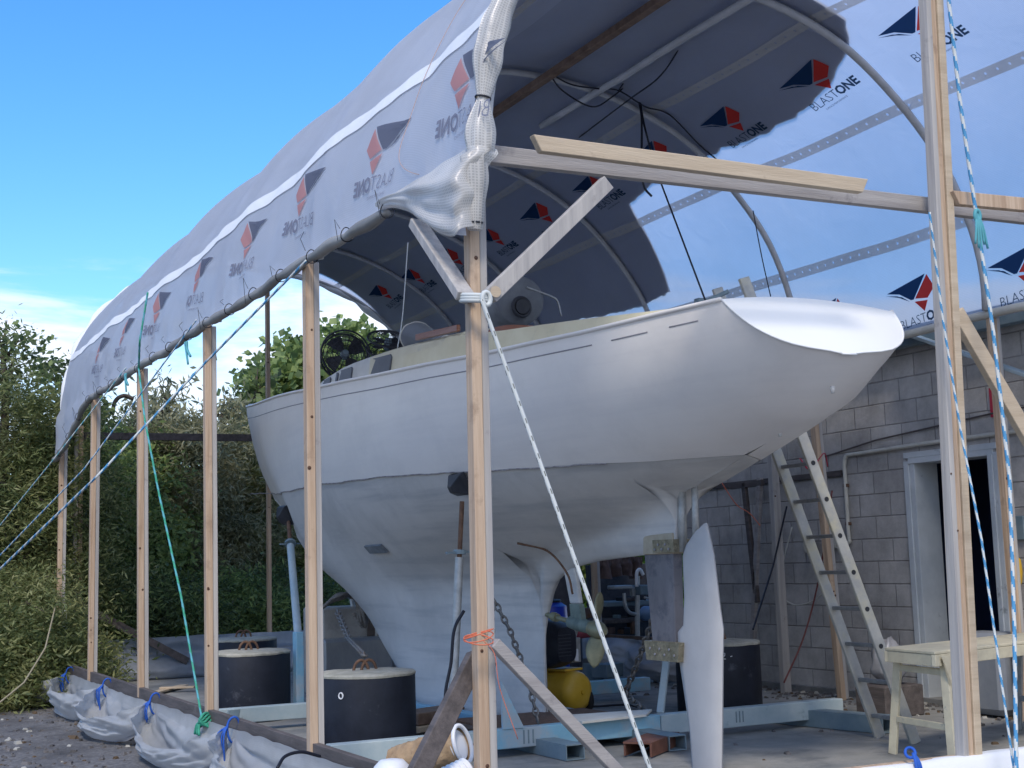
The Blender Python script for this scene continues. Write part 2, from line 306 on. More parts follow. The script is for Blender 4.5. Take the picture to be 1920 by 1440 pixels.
sl=bpy.data.lights.new('sun','SUN'); sl.energy=1.5; sl.angle=R(12); sl.color=(1,.90,.76); so=bpy.data.objects.new('sun',sl); COL.objects.link(so)
sd=Vector((math.sin(SUN_AZ)*math.cos(SUN_EL),math.cos(SUN_AZ)*math.cos(SUN_EL),math.sin(SUN_EL)))
so.rotation_euler=sd.to_track_quat('Z','Y').to_euler(); so.location=sd*40
vs=SC.view_settings; vs.view_transform='Standard'; vs.look='None'; vs.exposure=.80; vs.gamma=1
SC.render.resolution_x=1024; SC.render.resolution_y=768; SC.render.engine='CYCLES'

# ------------------------------------------------------------------ ground
def gz(x,y):
    d=max(0,2.4-x); return -.10-.02*min(1,d)+.018*nz(x,y,0,1.1)+.012*nz(x,y,3,4)
xs=[-260,-120,-60,-30,-18,-12]+[-8+i*.16 for i in range(66)]+[2.6,12,20,40,90,300]; ys=[-60,-25,-8,0,3]+[5+i*.2 for i in range(72)]+[20,24,32,50,90,160,400]
vsg=[(x,y,gz(x,y)) for x in xs for y in ys]; fsg=[(i*len(ys)+j,(i+1)*len(ys)+j,(i+1)*len(ys)+j+1,i*len(ys)+j+1) for i in range(len(xs)-1) for j in range(len(ys)-1)]
b=MB(); b.add(vsg,fsg); tag(b.build('ground',gravel_m,smooth=True),kind='structure')
b=MB(); b.box((5.6,10,-.07),(5.7,15,.14)); tag(b.build('concrete_floor',slab_m),kind='structure')
# loose stones, bark and litter on the gravel: one uncountable cover
b=MB()
for i in range(2600):
    x=random.uniform(-4,2.7); y=random.uniform(7.5,15.5)
    if random.random()<.04: x=random.uniform(2.9,8.4); y=random.uniform(6,13)
    if random.random()<.16: x=8.5-abs(random.gauss(0,.35)); y=random.uniform(7.5,12.5)
    z=(gz(x,y) if x<2.7 else 0)+.004; s=random.uniform(.008,.03)*(1.5 if random.random()<.08 else 1)
    q=Matrix.Rotation(random.uniform(0,6.3),3,'Z')@Matrix.Rotation(random.uniform(-.4,.4),3,'X')
    P=[q@Vector((s*a*random.uniform(.6,1.3),s*c*random.uniform(.4,.9),s*e*.45)) for a,c,e in((-1,-1,-1),(1,-1,-1),(1,1,-1),(-1,1,-1),(-.6,-.6,1),(.6,-.6,1),(.6,.6,1),(-.6,.6,1))]
    b.add([p+Vector((x,y,z)) for p in P],[(0,3,2,1),(4,5,6,7),(0,1,5,4),(1,2,6,5),(2,3,7,6),(3,0,4,7)],0 if random.random()<.8 else (1 if random.random()<.75 else 2))
tag(b.build('gravel_stones',[mat('dark_stone',(.06,.058,.06),.9,(.16,.15,.15),8,3),mat('leaf_litter',(.11,.075,.045),.9),mat('pale_chip',(.38,.37,.34),.9)]),'loose stones, bark chips and litter over the gravel','gravel',kind='stuff')
# ------------------------------------------------------------------ hull
C=4.95
def zsheer(v): return interp(v,[5.6,5.95,7,8,9.5,11,12.5,13.3,14,15.2,16.2,16.8],[2.655,2.65,2.632,2.645,2.70,2.784,2.905,2.964,3.022,3.146,3.254,3.32])
def bsheer(v): return interp(v,[5.6,5.95,6.4,7,7.5,8,8.7,9.5,10.2,11,11.8,12.5,13.3,14,15.2,16.2,16.6,16.82],[.53,.6,.71,.84,.93,1.0,1.1,1.16,1.18,1.16,1.08,.985,.85,.71,.41,.17,.075,.012])
def zcrease(v): return interp(v,[5.6,7,7.6,9.5,11,12.5,14,15.2,16.8],[1.862,1.868,1.88,1.949,1.987,2.016,2.076,2.145,2.24])+.012*nz(v,0,0,2.2)+.006*nz(v,5,0,9)
BOT=[(5.67,2.33),(6.0,2.05),(6.3,1.95),(6.6,1.87),(6.85,1.795),(7.1,1.73),(7.27,1.69),(7.31,1.62),(7.33,1.33),(7.49,1.32),(8.29,1.28),(8.58,1.25),(8.86,1.18),(8.98,1.12),(9.07,1.0),(9.14,.82),(9.17,.6),(9.18,.05),(10.83,.04),(11.05,.09),(11.38,.22),(11.79,.43),(12.16,.64),(12.41,.87),(12.75,1.06),(13.34,1.27),(14.14,1.52),(15.13,1.86),(15.72,2.10),(16.24,2.46),(16.56,2.86),(16.82,3.32)]
def zbot(v): return interp(v,[p[0] for p in BOT],[p[1] for p in BOT])
def zcanoe(v): return interp(v,[5.67,6.0,6.6,7.25,8,9,10,11,12,12.75,13.34,14.14,15.13,15.72,16.24,16.56,16.82],[2.33,2.05,1.87,1.69,1.50,1.30,1.17,1.10,1.10,1.15,1.27,1.52,1.86,2.10,2.46,2.86,3.32])
def lead(z): return interp(z,[.04,.22,.43,.64,.87,1.06,1.3,1.6],[10.83,11.38,11.79,12.16,12.41,12.75,13.3,14.1])
def body(v,z):
    zc,zs=zcanoe(v),zsheer(v); s=(z-zc)/max(.02,zs-zc)
    if s<=0: return -(zc-z)*2.5
    s=min(1,s); t=sm(v,6.0,9.0); p=lerp(2.0,2.7,t); q=lerp(.50,.66,t)
    t2=sm(v,11.5,15.6); p=lerp(p,1.7,t2); q=lerp(q,.92,t2)
    return bsheer(v)*(1-(1-s)**p)**q
def fin(v,z):
    if v<7.32: return -1
    if v<9.16 or z>1.15:
        if z<1.2 and v<9.16: a=.02+.03*sm(v,7.33,7.6)
        else: a=.05
        dead=(.045+.05*sm(v,7.32,8.3))*(1-sm(z,1.6,2.0))-.9*sm(v,8.9,10.6)
    else: dead=-1
    ld=lead(z); x=(v-9.16)/(ld-9.16); f=-1
    if 0<=x<=1.0001:
        c=1-x; c=max(0,c); y=(2.969*math.sqrt(c)-1.26*c-3.516*c*c+2.843*c**3-1.015*c**4)*2/1.0
        tm=.155+.12*sm(z,.6,1.4)+.05*(1-sm(z,0,.3)); f=tm*y*.97+.012
    return max(dead,f)
def hb(v,z):
    a,c=body(v,z),fin(v,z); k=(.12 if v<7.25 else lerp(.36,.42,sm(v,7.6,10)))*(1-sm(v,12.8,14.2)*.85)
    h=max(k-abs(a-c),0)/k; r=max(a,c)+h*h*k/4
    zb=zbot(v); e=.10 if 7.4<v<12.6 else .05
    r*=math.sqrt(max(0,min(1,(z-zb)/e+.0)))*.999+.001 if z-zb<e else 1
    return max(.006,r)
boat=thing('sailboat','white primed long-keel sailboat hull propped in a blue cradle under the roof','sailboat',(C,11,0))
VV=[5.67,5.8,5.95,6.15,6.4,6.6,6.85,7.0,7.1,7.2,7.27,7.31,7.325,7.33,7.4,7.5]+[7.5+.1*i for i in range(1,13)]+[8.78,8.86,8.92,8.98,9.03,9.07,9.11,9.14,9.16,9.172,9.18,9.2,9.25]+[9.35+.12*i for i in range(0,62)]
VV=sorted(set([v for v in VV if v<16.75]+[16.6,16.7,16.76,16.8,16.82]))
TA=[0,.012,.03,.055,.085,.12,.16,.2,.25,.3,.35,.4,.45,.5,.55,.6,.65,.7,.75,.8,.84,.88,.92,.96,1.0]
TB=[i/14 for i in range(15)]
def transv(z): return 5.95-.30*min(1,max(0,(2.65-z)/.32))   # reverse transom: lower edge further aft
def hp(v,z,sg,off=0):
    bb=max(.003,hb(v,z)-off)
    return (C+(sg*bb if not (z<=zbot(v)+.0015 and (v<7.3 or v>12.6)) else 0),v,z)
for part in ('bottom','topsides'):
    b=MB(); o={}
    for sg in(-1,1):
        for i,v in enumerate(VV):
            zb,zc,zs=zbot(lerp(5.67,6.05,(v-5.67)/.28) if v<=5.95 else v),zcrease(v),zsheer(v)
            if part=='bottom': top=max(zb+.002,zc); rows=[lerp(zb,top,t) for t in TA]; off=.009
            else: bot=max(zb,zc); rows=[lerp(bot,zs,t) for t in TB]; off=0
            for j,z in enumerate(rows):
                vv=lerp(transv(z),6.05,(v-5.67)/.28) if v<=5.95 else v; zz=z
                o[(sg,i,j)]=len(b.v); b.v.append(hp(max(vv,5.67),zz,sg,off))
        n=len(TA) if part=='bottom' else len(TB)
        for i in range(len(VV)-1):
            for j in range(n-1):
                b.f.append((o[(sg,i,j)],o[(sg,i+1,j)],o[(sg,i+1,j+1)],o[(sg,i,j+1)])); b.m.append(0)
    if part=='bottom':
        for i in range(len(VV)-1):
            if 7.3<=VV[i]<=12.7: b.f.append((o[(-1,i,0)],o[(-1,i+1,0)],o[(1,i+1,0)],o[(1,i,0)])); b.m.append(0)
        for i in range(len(VV)-1):   # dark rough lip of the seam
            for sg in(-1,1):
                v0,v1=VV[i],VV[i+1]
                if zcrease(v0)<=zbot(v0) or v0<7.28: continue
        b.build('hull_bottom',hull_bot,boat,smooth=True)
    else:
        for i in range(len(VV)-1):
            if 0: b.f.append((o[(-1,i,0)],o[(-1,i+1,0)],o[(1,i+1,0)],o[(1,i,0)])); b.m.append(0)
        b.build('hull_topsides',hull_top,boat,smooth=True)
# seam lip, rub groove
for sg in (-1,1):
    b=MB(); pts=[]
    for i in range(300):
        v=7.3+i*(16.7-7.3)/299; z=zcrease(v); pts.append(Vector((C+sg*(hb(v,z)-.004),v,z-.004)))
    b.tube(pts,[.0045+.003*abs(nz(i,0,0,.21)) for i in range(300)],5)
    b.build('waterline_seam',seam_dark,boat,smooth=True)
    b=MB(); pts=[];rv=[]
    for i in range(260):
        v=6.12+i*(16.74-6.12)/259; z=zsheer(v)-interp(v,[6,7,9.5,11,12.5,15,16.8],[.088,.09,.104,.108,.128,.14,.148])
        pts.append(Vector((C+sg*(hb(v,z)-.001),v,z)))
    for a,e in ((20,260),(9,17),(0,6)): b.tube(pts[a:e],.0045,6)
    b.build('sheer_groove',groove,boat,smooth=True)
    b=MB(); b.tube([Vector((C+sg*(bsheer(5.95+i*.1087)),5.95+i*.1087,zsheer(5.95+i*.1087)-.002)) for i in range(100)],.014,8)
    b.build('gunwale_edge',hull_top,boat,smooth=True)
# transom
b=MB(); n=28; RZ=[lerp(2.332,2.648,(k/14)**1.5) for k in range(15)]
ring=[(hb(max(5.67,transv(z)),z),z) for z in RZ]; ring[0]=(.05,2.333)
for k,(h,z) in enumerate(ring):
    for i in range(n+1):
        x=-1+2*i/n; zz=z+.045*(1-x*x)*((z-2.332)/.316)**1.5; b.v.append((C+x*h,5.95-.9375*(2.65-zz)-.006-.016*(1-x*x)*(h/.6),zz))
for k in range(14):
    for i in range(n): a=k*(n+1)+i; b.f.append((a,a+1,a+n+2,a+n+1)); b.m.append(0)
tr=b.build('transom',transom_m,boat,smooth=True)
b=MB(); b.tube([Vector((C-h,transv(z)-.003,z)) for h,z in ring[::-1]]+[Vector((C+h,transv(z)-.003,z)) for h,z in ring],.006,8); b.build('transom_rim',transom_m,boat,smooth=True)
# deck
def deckz(v,x): return zsheer(v)-.014+(.05 if v>7 else .02)*(1-x*x)
b=MB(); DV=[6.06+i*.218 for i in range(50)]
for v in DV:
    for k in range(9):
        x=-1+k/4; b.v.append((C+x*(bsheer(v)-.01),v,deckz(v,x)))
for i in range(len(DV)-1):
    for k in range(8): a=i*9+k; b.f.append((a,a+9,a+10,a+1)); b.m.append(0)
b.build('deck',palewhite,boat,smooth=True)
# cabin trunk: sides follow the sheer, with masked windows
def cw(v): return interp(v,[9.2,10.5,11.5,12.5,13.2,13.7,13.9],[.62,.66,.62,.52,.40,.24,.05])
def ctop(v): return interp(v,[9.2,10.2,11.0,11.9,12.6,13.2,13.9],[3.0,3.05,3.08,3.105,3.09,3.06,3.04])
cab=None; b=MB(); CVs=[9.2+i*.1175 for i in range(41)]
for v in CVs:
    for sg in(-1,1):
        pass
def cabp(v,k):
    x=[-1.06,-1.0,-.93,-.6,0,.6,.93,1.0,1.06][k]; zt=ctop(v)
    z=[zsheer(v)-.03,zt-.02,zt+.005,zt+.04,zt+.06,zt+.04,zt+.005,zt-.02,zsheer(v)-.03][k]
    return (C+x*cw(v),v,z)
for v in CVs:
    for k in range(9): b.v.append(cabp(v,k))
for i in range(len(CVs)-1):
    for k in range(8): a=i*9+k; b.f.append((a,a+9,a+10,a+1)); b.m.append(0 if CVs[i]>10.9 or k in(3,4) else 1)
b.f.append(tuple(range(9))); b.m.append(1)
cabin=b.build('cabin',[palewhite,cream],boat,auto=35)
def win(v0,v1,slant=.12):
    b=MB(); P=[]
    for v,h in ((v0,.16),(v1,.1),(v1+slant,.86),(v1+slant*.4,.93),(v0+.02,.9),(v0-.01,.8)):
        z0,z1=zsheer(v)+.03,ctop(v)-.02; z=lerp(z0,z1,h); x=lerp(1.06,1.0,h); P.append((C-x*cw(v)-.012,v,z))
    b.prism(P,(.02,0,0)); return b.build('window',mask_grey,cabin)
win(10.42,10.92,-.14); win(11.42,11.85,-.08); win(11.9,11.97,-.02); win(12.18,12.5,-.08)
# cockpit coaming (cream) with varnished curved breakwater
b=MB()
cb=[(6.2,.02),(7.07,.10),(8.0,.155),(8.65,.19),(8.75,.14),(9.3,.13)]
for sg in(-1,1):
    for v,h in [(lerp(cb[i][0],cb[i+1][0],t/4),lerp(cb[i][1],cb[i+1][1],t/4)) for i in range(5) for t in range(4)]+[(9.3,.13)]:
        x=C+sg*(bsheer(v)-.10); 
        for dx,z in((0,zsheer(v)-.02),(-.02*sg,zsheer(v)+h),(-.06*sg,zsheer(v)+h+.004),(-.09*sg,zsheer(v)-.02)): b.v.append((x+dx,v,z))
for s in range(2):
    for i in range(20):
        for k in range(3): a=s*84+i*4+k; b.f.append((a,a+4,a+5,a+1)); b.m.append(0)
    for e in (s*84,s*84+80): b.f.append((e,e+1,e+2,e+3)); b.m.append(0)
b.build('cockpit_coaming',cream,boat,auto=30)
b=MB()   # cream bulkhead with brown capping
P=[];Q=[]
for i in range(25):
    x=-1+i/12; u=C+x*.60; v=9.12-.25*(x*x); zt=3.06-.14*x*x*abs(x)
    P.append((u,v,zt)); 
for p in P: b.v+= [(p[0],p[1],2.66),(p[0],p[1],p[2]-.06),(p[0],p[1]+.03,p[2]-.06),(p[0],p[1]+.03,2.66)]
for i in range(24):
    for k in range(3): a=i*4+k; b.f.append((a,a+4,a+5,a+1)); b.m.append(0)
b.build('cockpit_bulkhead',cream,boat,auto=30)
b=MB(); 
for p in P: b.v+=[(p[0],p[1]-.02,p[2]-.062),(p[0],p[1]-.02,p[2]),(p[0],p[1]+.05,p[2]),(p[0],p[1]+.05,p[2]-.062)]
for i in range(24):
    for k in range(4): a=i*4+k; c=i*4+(k+1)%4; b.f.append((a,a+4,c+4,c)); b.m.append(0)
b.f.append((0,1,2,3)); b.m.append(0); b.f.append((96,97,98,99)); b.m.append(0)
b.build('varnished_capping',varnish,boat,auto=30)
b=MB(); b.beam((4.30,9.15,3.02),(4.33,10.0,3.085),.03,.05); b.build('varnished_handrail',varnish,boat,bevel=.004)
# skeg with bronze bearings, rudder
b=MB(); b.prism([(C-.035,7.36,1.33),(C-.035,7.70,1.33),(C-.035,7.64,.72),(C-.035,7.38,.72)],(.07,0,0)); b.build('rudder_skeg',skeg_m,boat,bevel=.004)
b=MB(); b.prism([(C-.05,7.34,1.44),(C-.05,7.42,1.44),(C-.05,7.68,1.43),(C-.05,7.69,1.31),(C-.05,7.34,1.31)],(.1,0,0)); b.build('bare_laminate_patch',tan,boat,bevel=.004)
b=MB(); b.prism([(C-.07,7.30,1.40),(C-.07,7.54,1.40),(C-.07,7.54,1.32),(C-.07,7.30,1.32)],(.14,0,0))
for k in range(5): b.lathe((C-.072,7.35+.04*k,1.34+.03*(k%2)),[(.008,0),(.008,.006)],8,(-1,0,0),1)
b.build('rudder_bearing',[bronze,groove],boat,bevel=0)
b=MB(); b.prism([(C-.075,7.28,.76),(C-.075,7.68,.76),(C-.075,7.66,.64),(C-.075,7.30,.64)],(.15,0,0))
for k in range(6): b.lathe((C-.077,7.33+.055*k,.68+.035*(k%2)),[(.008,0),(.008,.006)],8,(-1,0,0),1)
b.build('rudder_bearing',[bronze,groove],boat)
rp=[(1325,980),(1338,1040),(1350,1140),(1356,1180),(1355,1240),(1353,1450),(1302,1450),(1296,1370),(1284,1290),(1276,1240),(1273,1185),(1284,1172),(1286,1120),(1283,1040),(1290,1020),(1308,995)]
P=[at(x,y,u=C) for x,y in rp]; cx=sum((p.y for p in P))/len(P); 
b=MB(); m=len(P)
for s,sc in((-.018,.94),(-.034,.62),(.034,.62),(.018,.94)):
    for p in P: b.v.append((C+s,cx+(p.y-cx)*sc,p.z if p.z<1.2 else p.z-(1-sc)*.12))
for e in(-1,):
    for p in P: b.v.append((C,p.y,p.z))
def strip(a,c):
    for k in range(m): b.f.append((a*m+k,a*m+(k+1)%m,c*m+(k+1)%m,c*m+k)); b.m.append(0)
strip(4,0);strip(0,1);strip(2,3);strip(3,4); b.f.append(tuple(range(m,2*m))); b.f.append(tuple(range(2*m,3*m))[::-1]); b.m+=[0,0]
rud=b.build('rudder',rudder_m,boat,auto=50)
b=MB(); b.tube([(C,7.30,1.32),(C,7.28,1.78)],.028,12); b.tube([(C+.03,7.2,1.3),(C+.03,7.18,1.8)],.022,10); b.build('rudder_tube',galv,boat,smooth=True)
# propeller, shaft and strut
b=MB(); b.tube([(C,9.16,.90),(C,8.35,.80)],.018,10); b.lathe((C,9.0,.88),[(.03,-.04),(.035,0),(.03,.04)],14,(0,-1,-.12)); b.build('propeller_shaft',propm,boat,auto=40)
b=MB(); b.prism([(C-.018,8.83,1.26),(C-.018,8.66,1.24),(C-.018,8.60,.98),(C-.018,8.74,.98)],(.036,0,0)); b.build('shaft_strut',hull_bot,boat,bevel=.008)
b=MB(); b.prism([(C-.02,8.74,.98),(C-.02,8.60,.98),(C-.02,8.56,.80),(C-.02,8.72,.80)],(.04,0,0)); b.lathe((C,8.64,.835),[(.03,-.14),(.045,-.12),(.05,0),(.045,.14),(.03,.16)],16,(0,-1,-.12)); b.build('strut_bearing',strut_green,boat,auto=40)
b=MB(); b.lathe((C,8.40,.805),[(.035,-.08),(.055,-.06),(.06,.03),(.045,.07),(.018,.11)],18,(0,-1,-.12)); hub=b.build('propeller',propm,boat,auto=40)
for ang in (8,188):
    b=MB(); q=Matrix.Rotation(R(ang),3,'Y'); P=[]
    for i in range(11):
        t=i/10; r=.05+.21*t; wd=.062*math.sin(PI*min(1,(t*.86+.14)))**.7+.004; tw=R(52-32*t)
        for s in(-1,-.5,0,.5,1):
            for th in ((1,) ): 
                p=Vector((s*wd*math.cos(tw)+.0,s*wd*math.sin(tw),r)); P.append(q@p+Vector((C,8.40,.805)))
    for i in range(10):
        for k in range(4): a=i*5+k; b.f.append((a,a+5,a+6,a+1)); b.m.append(0)
    b.v=[tuple(p) for p in P]; bl=b.build('propeller_blade',propm,boat,smooth=True); md=bl.modifiers.new('t','SOLIDIFY'); md.thickness=.012; md.offset=0
# hull fittings
def onhull(v,z,sg=-1,off=0): return Vector((C+sg*(hb(v,z)+off),v,z))
def pad(v0,v1,z0,z1,name,m):
    b=MB(); nn=4
    for i in range(nn+1):
        for j in range(nn+1):
            v=lerp(v0,v1,i/nn); z=lerp(z0,z1,j/nn); b.v.append(tuple(onhull(v,z,off=.006)))
    for i in range(nn):
        for j in range(nn): a=i*(nn+1)+j; b.f.append((a,a+nn+1,a+nn+2,a+1)); b.m.append(0)
    o=b.build(name,m,boat); md=o.modifiers.new('t','SOLIDIFY'); md.thickness=.02; md.offset=0; return o
pad(10.62,10.95,1.40,1.46,'hull_plate',mat('grey_hull_plate',(.12,.14,.16),.6,(.2,.22,.24),12,4))
b=MB(); b.tube(curve([onhull(8.85,1.42,off=.01),onhull(8.72,1.36,off=.03),Vector((4.85,8.62,1.2)),Vector((4.88,8.60,1.05))],6),.008,6); b.build('bent_wire',rust,boat,smooth=True)
for v,z in((5.80,2.165),(6.27,1.975)):
    b=MB(); b.lathe((C,v,z-.005),[(.010,-.02),(.012,0),(.012,.02)],10); b.build('drain_stub',hull_bot,boat,smooth=True)
b=MB(); b.box((4.9,6.35,2.66),(.10,.16,.10)); b.build('stern_chock',wood_brown,boat,bevel=.006)
# ------------------------------------------------------------------ shelter frame
UC,HW,ZB,RZv=5.43,2.76,3.12,2.33
UL,UR=2.65,8.21
_th=[i*PI/800 for i in range(801)]; _S=[0]
for i in range(1,801): _S.append(_S[-1]+math.hypot(HW*(math.cos(_th[i])-math.cos(_th[i-1])),RZv*(math.sin(_th[i])-math.sin(_th[i-1]))))
SL=_S[-1]
def arc(s,off=0):
    if s<0: return (UL-.02-off,ZB+s,-1,0)
    if s>SL: return (UR+off,ZB-(s-SL),1,0)
    lo=int(s/SL*800); 
    t=interp(s,_S[max(0,lo-160):lo+160] if 0 else _S,_th) if 0 else None
    a,b=0,800
    while b-a>1:
        m=(a+b)//2
        if _S[m]<=s: a=m
        else: b=m
    t=lerp(_th[a],_th[b],(s-_S[a])/(_S[b]-_S[a]))
    nx,nzv=-math.cos(t)/HW,math.sin(t)/RZv; l=math.hypot(nx,nzv)
    return (UC-HW*math.cos(t)+nx/l*off, ZB+RZv*math.sin(t)+nzv/l*off, nx/l, nzv/l)
HV=[5.44,7.71,9.97,12.24,14.5,16.5]
fr=thing('boat_shelter','timber and bent pipe frame of the long arched boat shelter','shelter',(UC,11,0))
def post(x,y,z0,z1,xb=None,yb=None,w=.050,second=True,m=wood_warm,m2=wood_grey,d=.066,lx=None):
    xb=x if xb is None else xb; yb=y if yb is None else yb
    b=MB(); b.beam((xb,yb,z0),(x,y,z1),d,w,side=(1,0,0)); p=b.build('timber_post',m,fr,bevel=.003)
    if second:
        b=MB(); o=w/2+.018+.002; b.beam((xb+o,yb+.006,z0+.01),(x+o,y+.006,z1-.015),d,.036,side=(1,0,0)); b.build('doubled_stud',m2,p,bevel=.003)
    # knots and nail heads
    for k in range(3):
        b=MB(); t=random.uniform(.08,.92); b.lathe((lerp(xb,x,t)+random.uniform(-.015,.015),lerp(yb,y,t)-d/2-.0015,lerp(z0,z1,t)),[(random.uniform(.006,.012),0),(.004,.003)],9,(0,-1,0)); b.build('knot',knot,p)
    return p
# left row
xs_b=[2.655,2.648,2.655,2.66,2.645,2.65]; xs_t=[2.60,2.648,2.64,2.64,2.655,2.665]
pa,pb=at(889,450,v=5.52),at(908,1440,v=5.52); post(pa.x-.012,5.52,.10,2.92,xb=pb.x-.012); 
for k,(v,zt) in enumerate(((7.73,3.11),(10.0,3.10),(12.26,3.10),(14.5,3.10),(16.5,3.0))):
    post(xs_t[k+1],v,.23,zt,xb=xs_b[k+1])
b=MB(); b.beam((2.69,10.05,-.06),(2.69,10.05,.2),.06,.06,side=(1,0,0)); b.build('rail_stump',wood_dark,fr,bevel=.003)
# front centre post (tall) and far centre post
p=post(5.488,5.44,.18,5.42,xb=5.350,w=.034,m=wood_grey,m2=wood_warm); b=MB(); b.beam((5.434,5.435,.19),(5.572,5.435,5.40),.062,.048,side=(1,0,0)); b.build('doubled_stud',wood_pale,p,bevel=.003)
post(5.43,17.5,.1,5.3,w=.05,m=wood_warm,second=False); post(2.98,17.4,.1,3.2,w=.045,second=False,m=wood_grey); b=MB(); b.beam((3.03,17.38,.95),(3.03,17.38,3.1),.09,.045,side=(1,0,0)); b.build('doubled_stud',wood_warm,fr,bevel=.003)
# right row
for v in (7.71,9.75,10.55,13.95,16.5):
    o=post(8.2 if v!=9.75 else 8.05,v,.0,3.10,m=wood_warm if v not in(10.55,) else wood_grey,xb=8.22)
# rails and beams
b=MB(); b.beam((2.66,5.0,.235),(2.66,16.6,.285),.045,.10); b.build('bottom_rail',wood_dark,fr,bevel=.003)
b=MB(); b.beam((2.7,17.42,.27),(8.2,17.42,.33),.045,.09); b.build('bottom_rail',wood_grey,fr,bevel=.003)
b=MB(); b.beam((8.2,17.4,.40),(8.2,11.7,.42),.045,.07); b.build('bottom_rail',wood_brown,fr,bevel=.003)
b=MB(); b.beam((3.6,5.47,.19),(8.3,5.47,.185),.05,.09); b.build('bottom_rail',wood_warm,fr,bevel=.003)
b=MB(); pa,pb=at(925,291,v=5.60),at(1752,387,v=5.60); b.beam(pa.lerp(pb,-.03),pa.lerp(pb,2.2),.045,.085); b.build('cross_beam',wood_beam,fr,bevel=.003)
b=MB(); b.beam(at(1004,270,v=5.40),at(1618,350,v=5.40),.045,.075,cut=.02); b.build('loose_plank',wood_pale,fr,bevel=.003)
b=MB(); b.beam(at(1788,372,v=5.40),at(2100,402,v=5.40),.045,.075,cut=.02); b.build('loose_plank',wood_warm,fr,bevel=.003)
b=MB(); b.beam((2.7,17.42,2.98),(8.2,17.42,3.0),.045,.09); b.build('cross_beam',wood_dark,fr,bevel=.003)
b=MB(); b.beam(at(918,556,v=5.39),at(1156,322,v=5.39),.04,.085,side=(0,1,0)) if 0 else b.beam(at(918,556,v=5.40),at(1138,343,v=5.40),.072,.045,side=(0,1,0)); br=b.build('knee_brace',wood_grey,fr,bevel=.003)
b=MB(); p=at(929,547,v=5.373); b.lathe(p,[(.0,0),(.024,0),(.026,.004)],18,(0,-1,0),0); br2=b.build('round_knot',wood_pale,br)
b=MB(); b.beam(at(872,556,u=2.60),at(782,418,u=2.60),.045,.08,side=(1,0,0)); b.build('knee_brace',wood_grey,fr,bevel=.003)
b=MB(); b.beam(at(1792,585,v=5.52),at(1945,850,v=5.52),.09,.045,side=(0,1,0)); b.build('knee_brace',wood_pale,fr,bevel=.003)
b=MB(); b.beam(Vector((2.59,5.36,.86)),Vector((2.30,5.3,.30)),.055,.09,side=(1,0,0)) if 0 else b.beam(at(893,1232,v=5.63),at(778,1460,v=5.40),.085,.05,side=(0,1,0)); b.build('ground_brace',wood_dark,fr,bevel=.003)
b=MB(); b.beam(at(925,1205,v=5.40),at(1185,1475,v=5.40),.05,.05,side=(0,1,0)); b.build('ground_brace',wood_beam,fr,bevel=.003)
b=MB(); b.beam((3.0,17.3,.95),(4.3,17.2,.2),.045,.09); b.build('ground_brace',wood_dark,fr,bevel=.003)
# hoops
def hooppts(v,off=-.045,s0=.0,s1=SL,n=60,vend=None,wob=0):
    P=[]
    for i in range(n+1):
        s=lerp(s0,s1,i/n); x,z,_,_=arc(s,off); P.append((x,v+wob*nz(s,v),z))
    return P
for v in HV[1:]:
    b=MB(); b.tube(hooppts(v,wob=.05),.03 if v<9 else .028,10); 
    for s in (2.1,5.0,6.6): 
        x,z,_,_=arc(s,-.045); 
    b.build('pipe_hoop',hoop_m,fr,smooth=True)
def vend(s): return 16.55+1.55*sm(s,0,3.2)
b=MB(); b.tube([(arc(s,-.04)[0],vend(s)-.05,arc(s,-.04)[1]) for s in [SL*i/60 for i in range(61)]],.03,10); b.build('pipe_hoop',hoop_m,fr,smooth=True)
b=MB(); b.tube([(arc(s,-.05)[0],5.46,arc(s,-.05)[1]) for s in [SL*i/60 for i in range(61)]],.03,10); b.build('pipe_hoop',hoop_m,fr,smooth=True)
x,z,_,_=arc(4.08,-.10)
b=MB(); b.beam((x,5.4,z),(x,18.0,z),.07,.06); b.build('ridge_pole',wood_brown,fr,bevel=.004)
x,z,_,_=arc(4.62,-.09); b=MB(); b.tube([(x,5.4+i*.5,z+.02*nz(i,3,0,.7)) for i in range(12)],.032,9); b.build('roof_pipe',hoop_m,fr,smooth=True)
b=MB(); b.beam((UR+.05,5.6,ZB+.0),(UR+.05,16.4,ZB+.0),.02,.085); b.build('dark_hem_band',wood_dark,fr)
x,z,_,_=arc(.02,-.03); b=MB(); b.tube([(UR-.03,7.0+i*.5,ZB-.03+.02*nz(i,1,0,.4)) for i in range(20)],.035,9); b.build('eave_pipe',cream_pipe,fr,smooth=True)
# ------------------------------------------------------------------ roof sheet
def sag(s,v):
    ph=(v-5.44)/2.265; f=abs(math.sin(PI*ph)); 
    return -.045*f**1.2*(sm(s,0,1.2))*(1-sm(s,SL-.6,SL))
def left_end(s,v): return v
def sheet_pt(s,v,off=0):
    k=sag(s,v)
    wr=.022*nz(s*.8,v*.5,3)+.010*nz(s*1.5+v*.6,v*1.2,7)
    if s<1.6: ph_=((v-6.35)%.58)/.58-.5; wr+=.030*nz(v*3.2+s*1.6,s*.8,1)*(1-sm(s,.3,1.6)) + .022*abs(nz((v-s*.8)*4,s*1.5,9))*(1-sm(s,0,1.1)) + .016*(1-sm(s,0,.35))*math.cos(ph_*2*PI)
    x,z,nx,nzv=arc(s,k+wr+off)
    return (x,v,z)
V0=5.44
def vv_(b,s): return lerp(V0,vend(s),b)
def flap(v): return -.38*(1-sm(v,5.3,6.45)) if v<6.42 else .015*nz(v,0,0,3)-.46*sm(v,14.2,16.7)
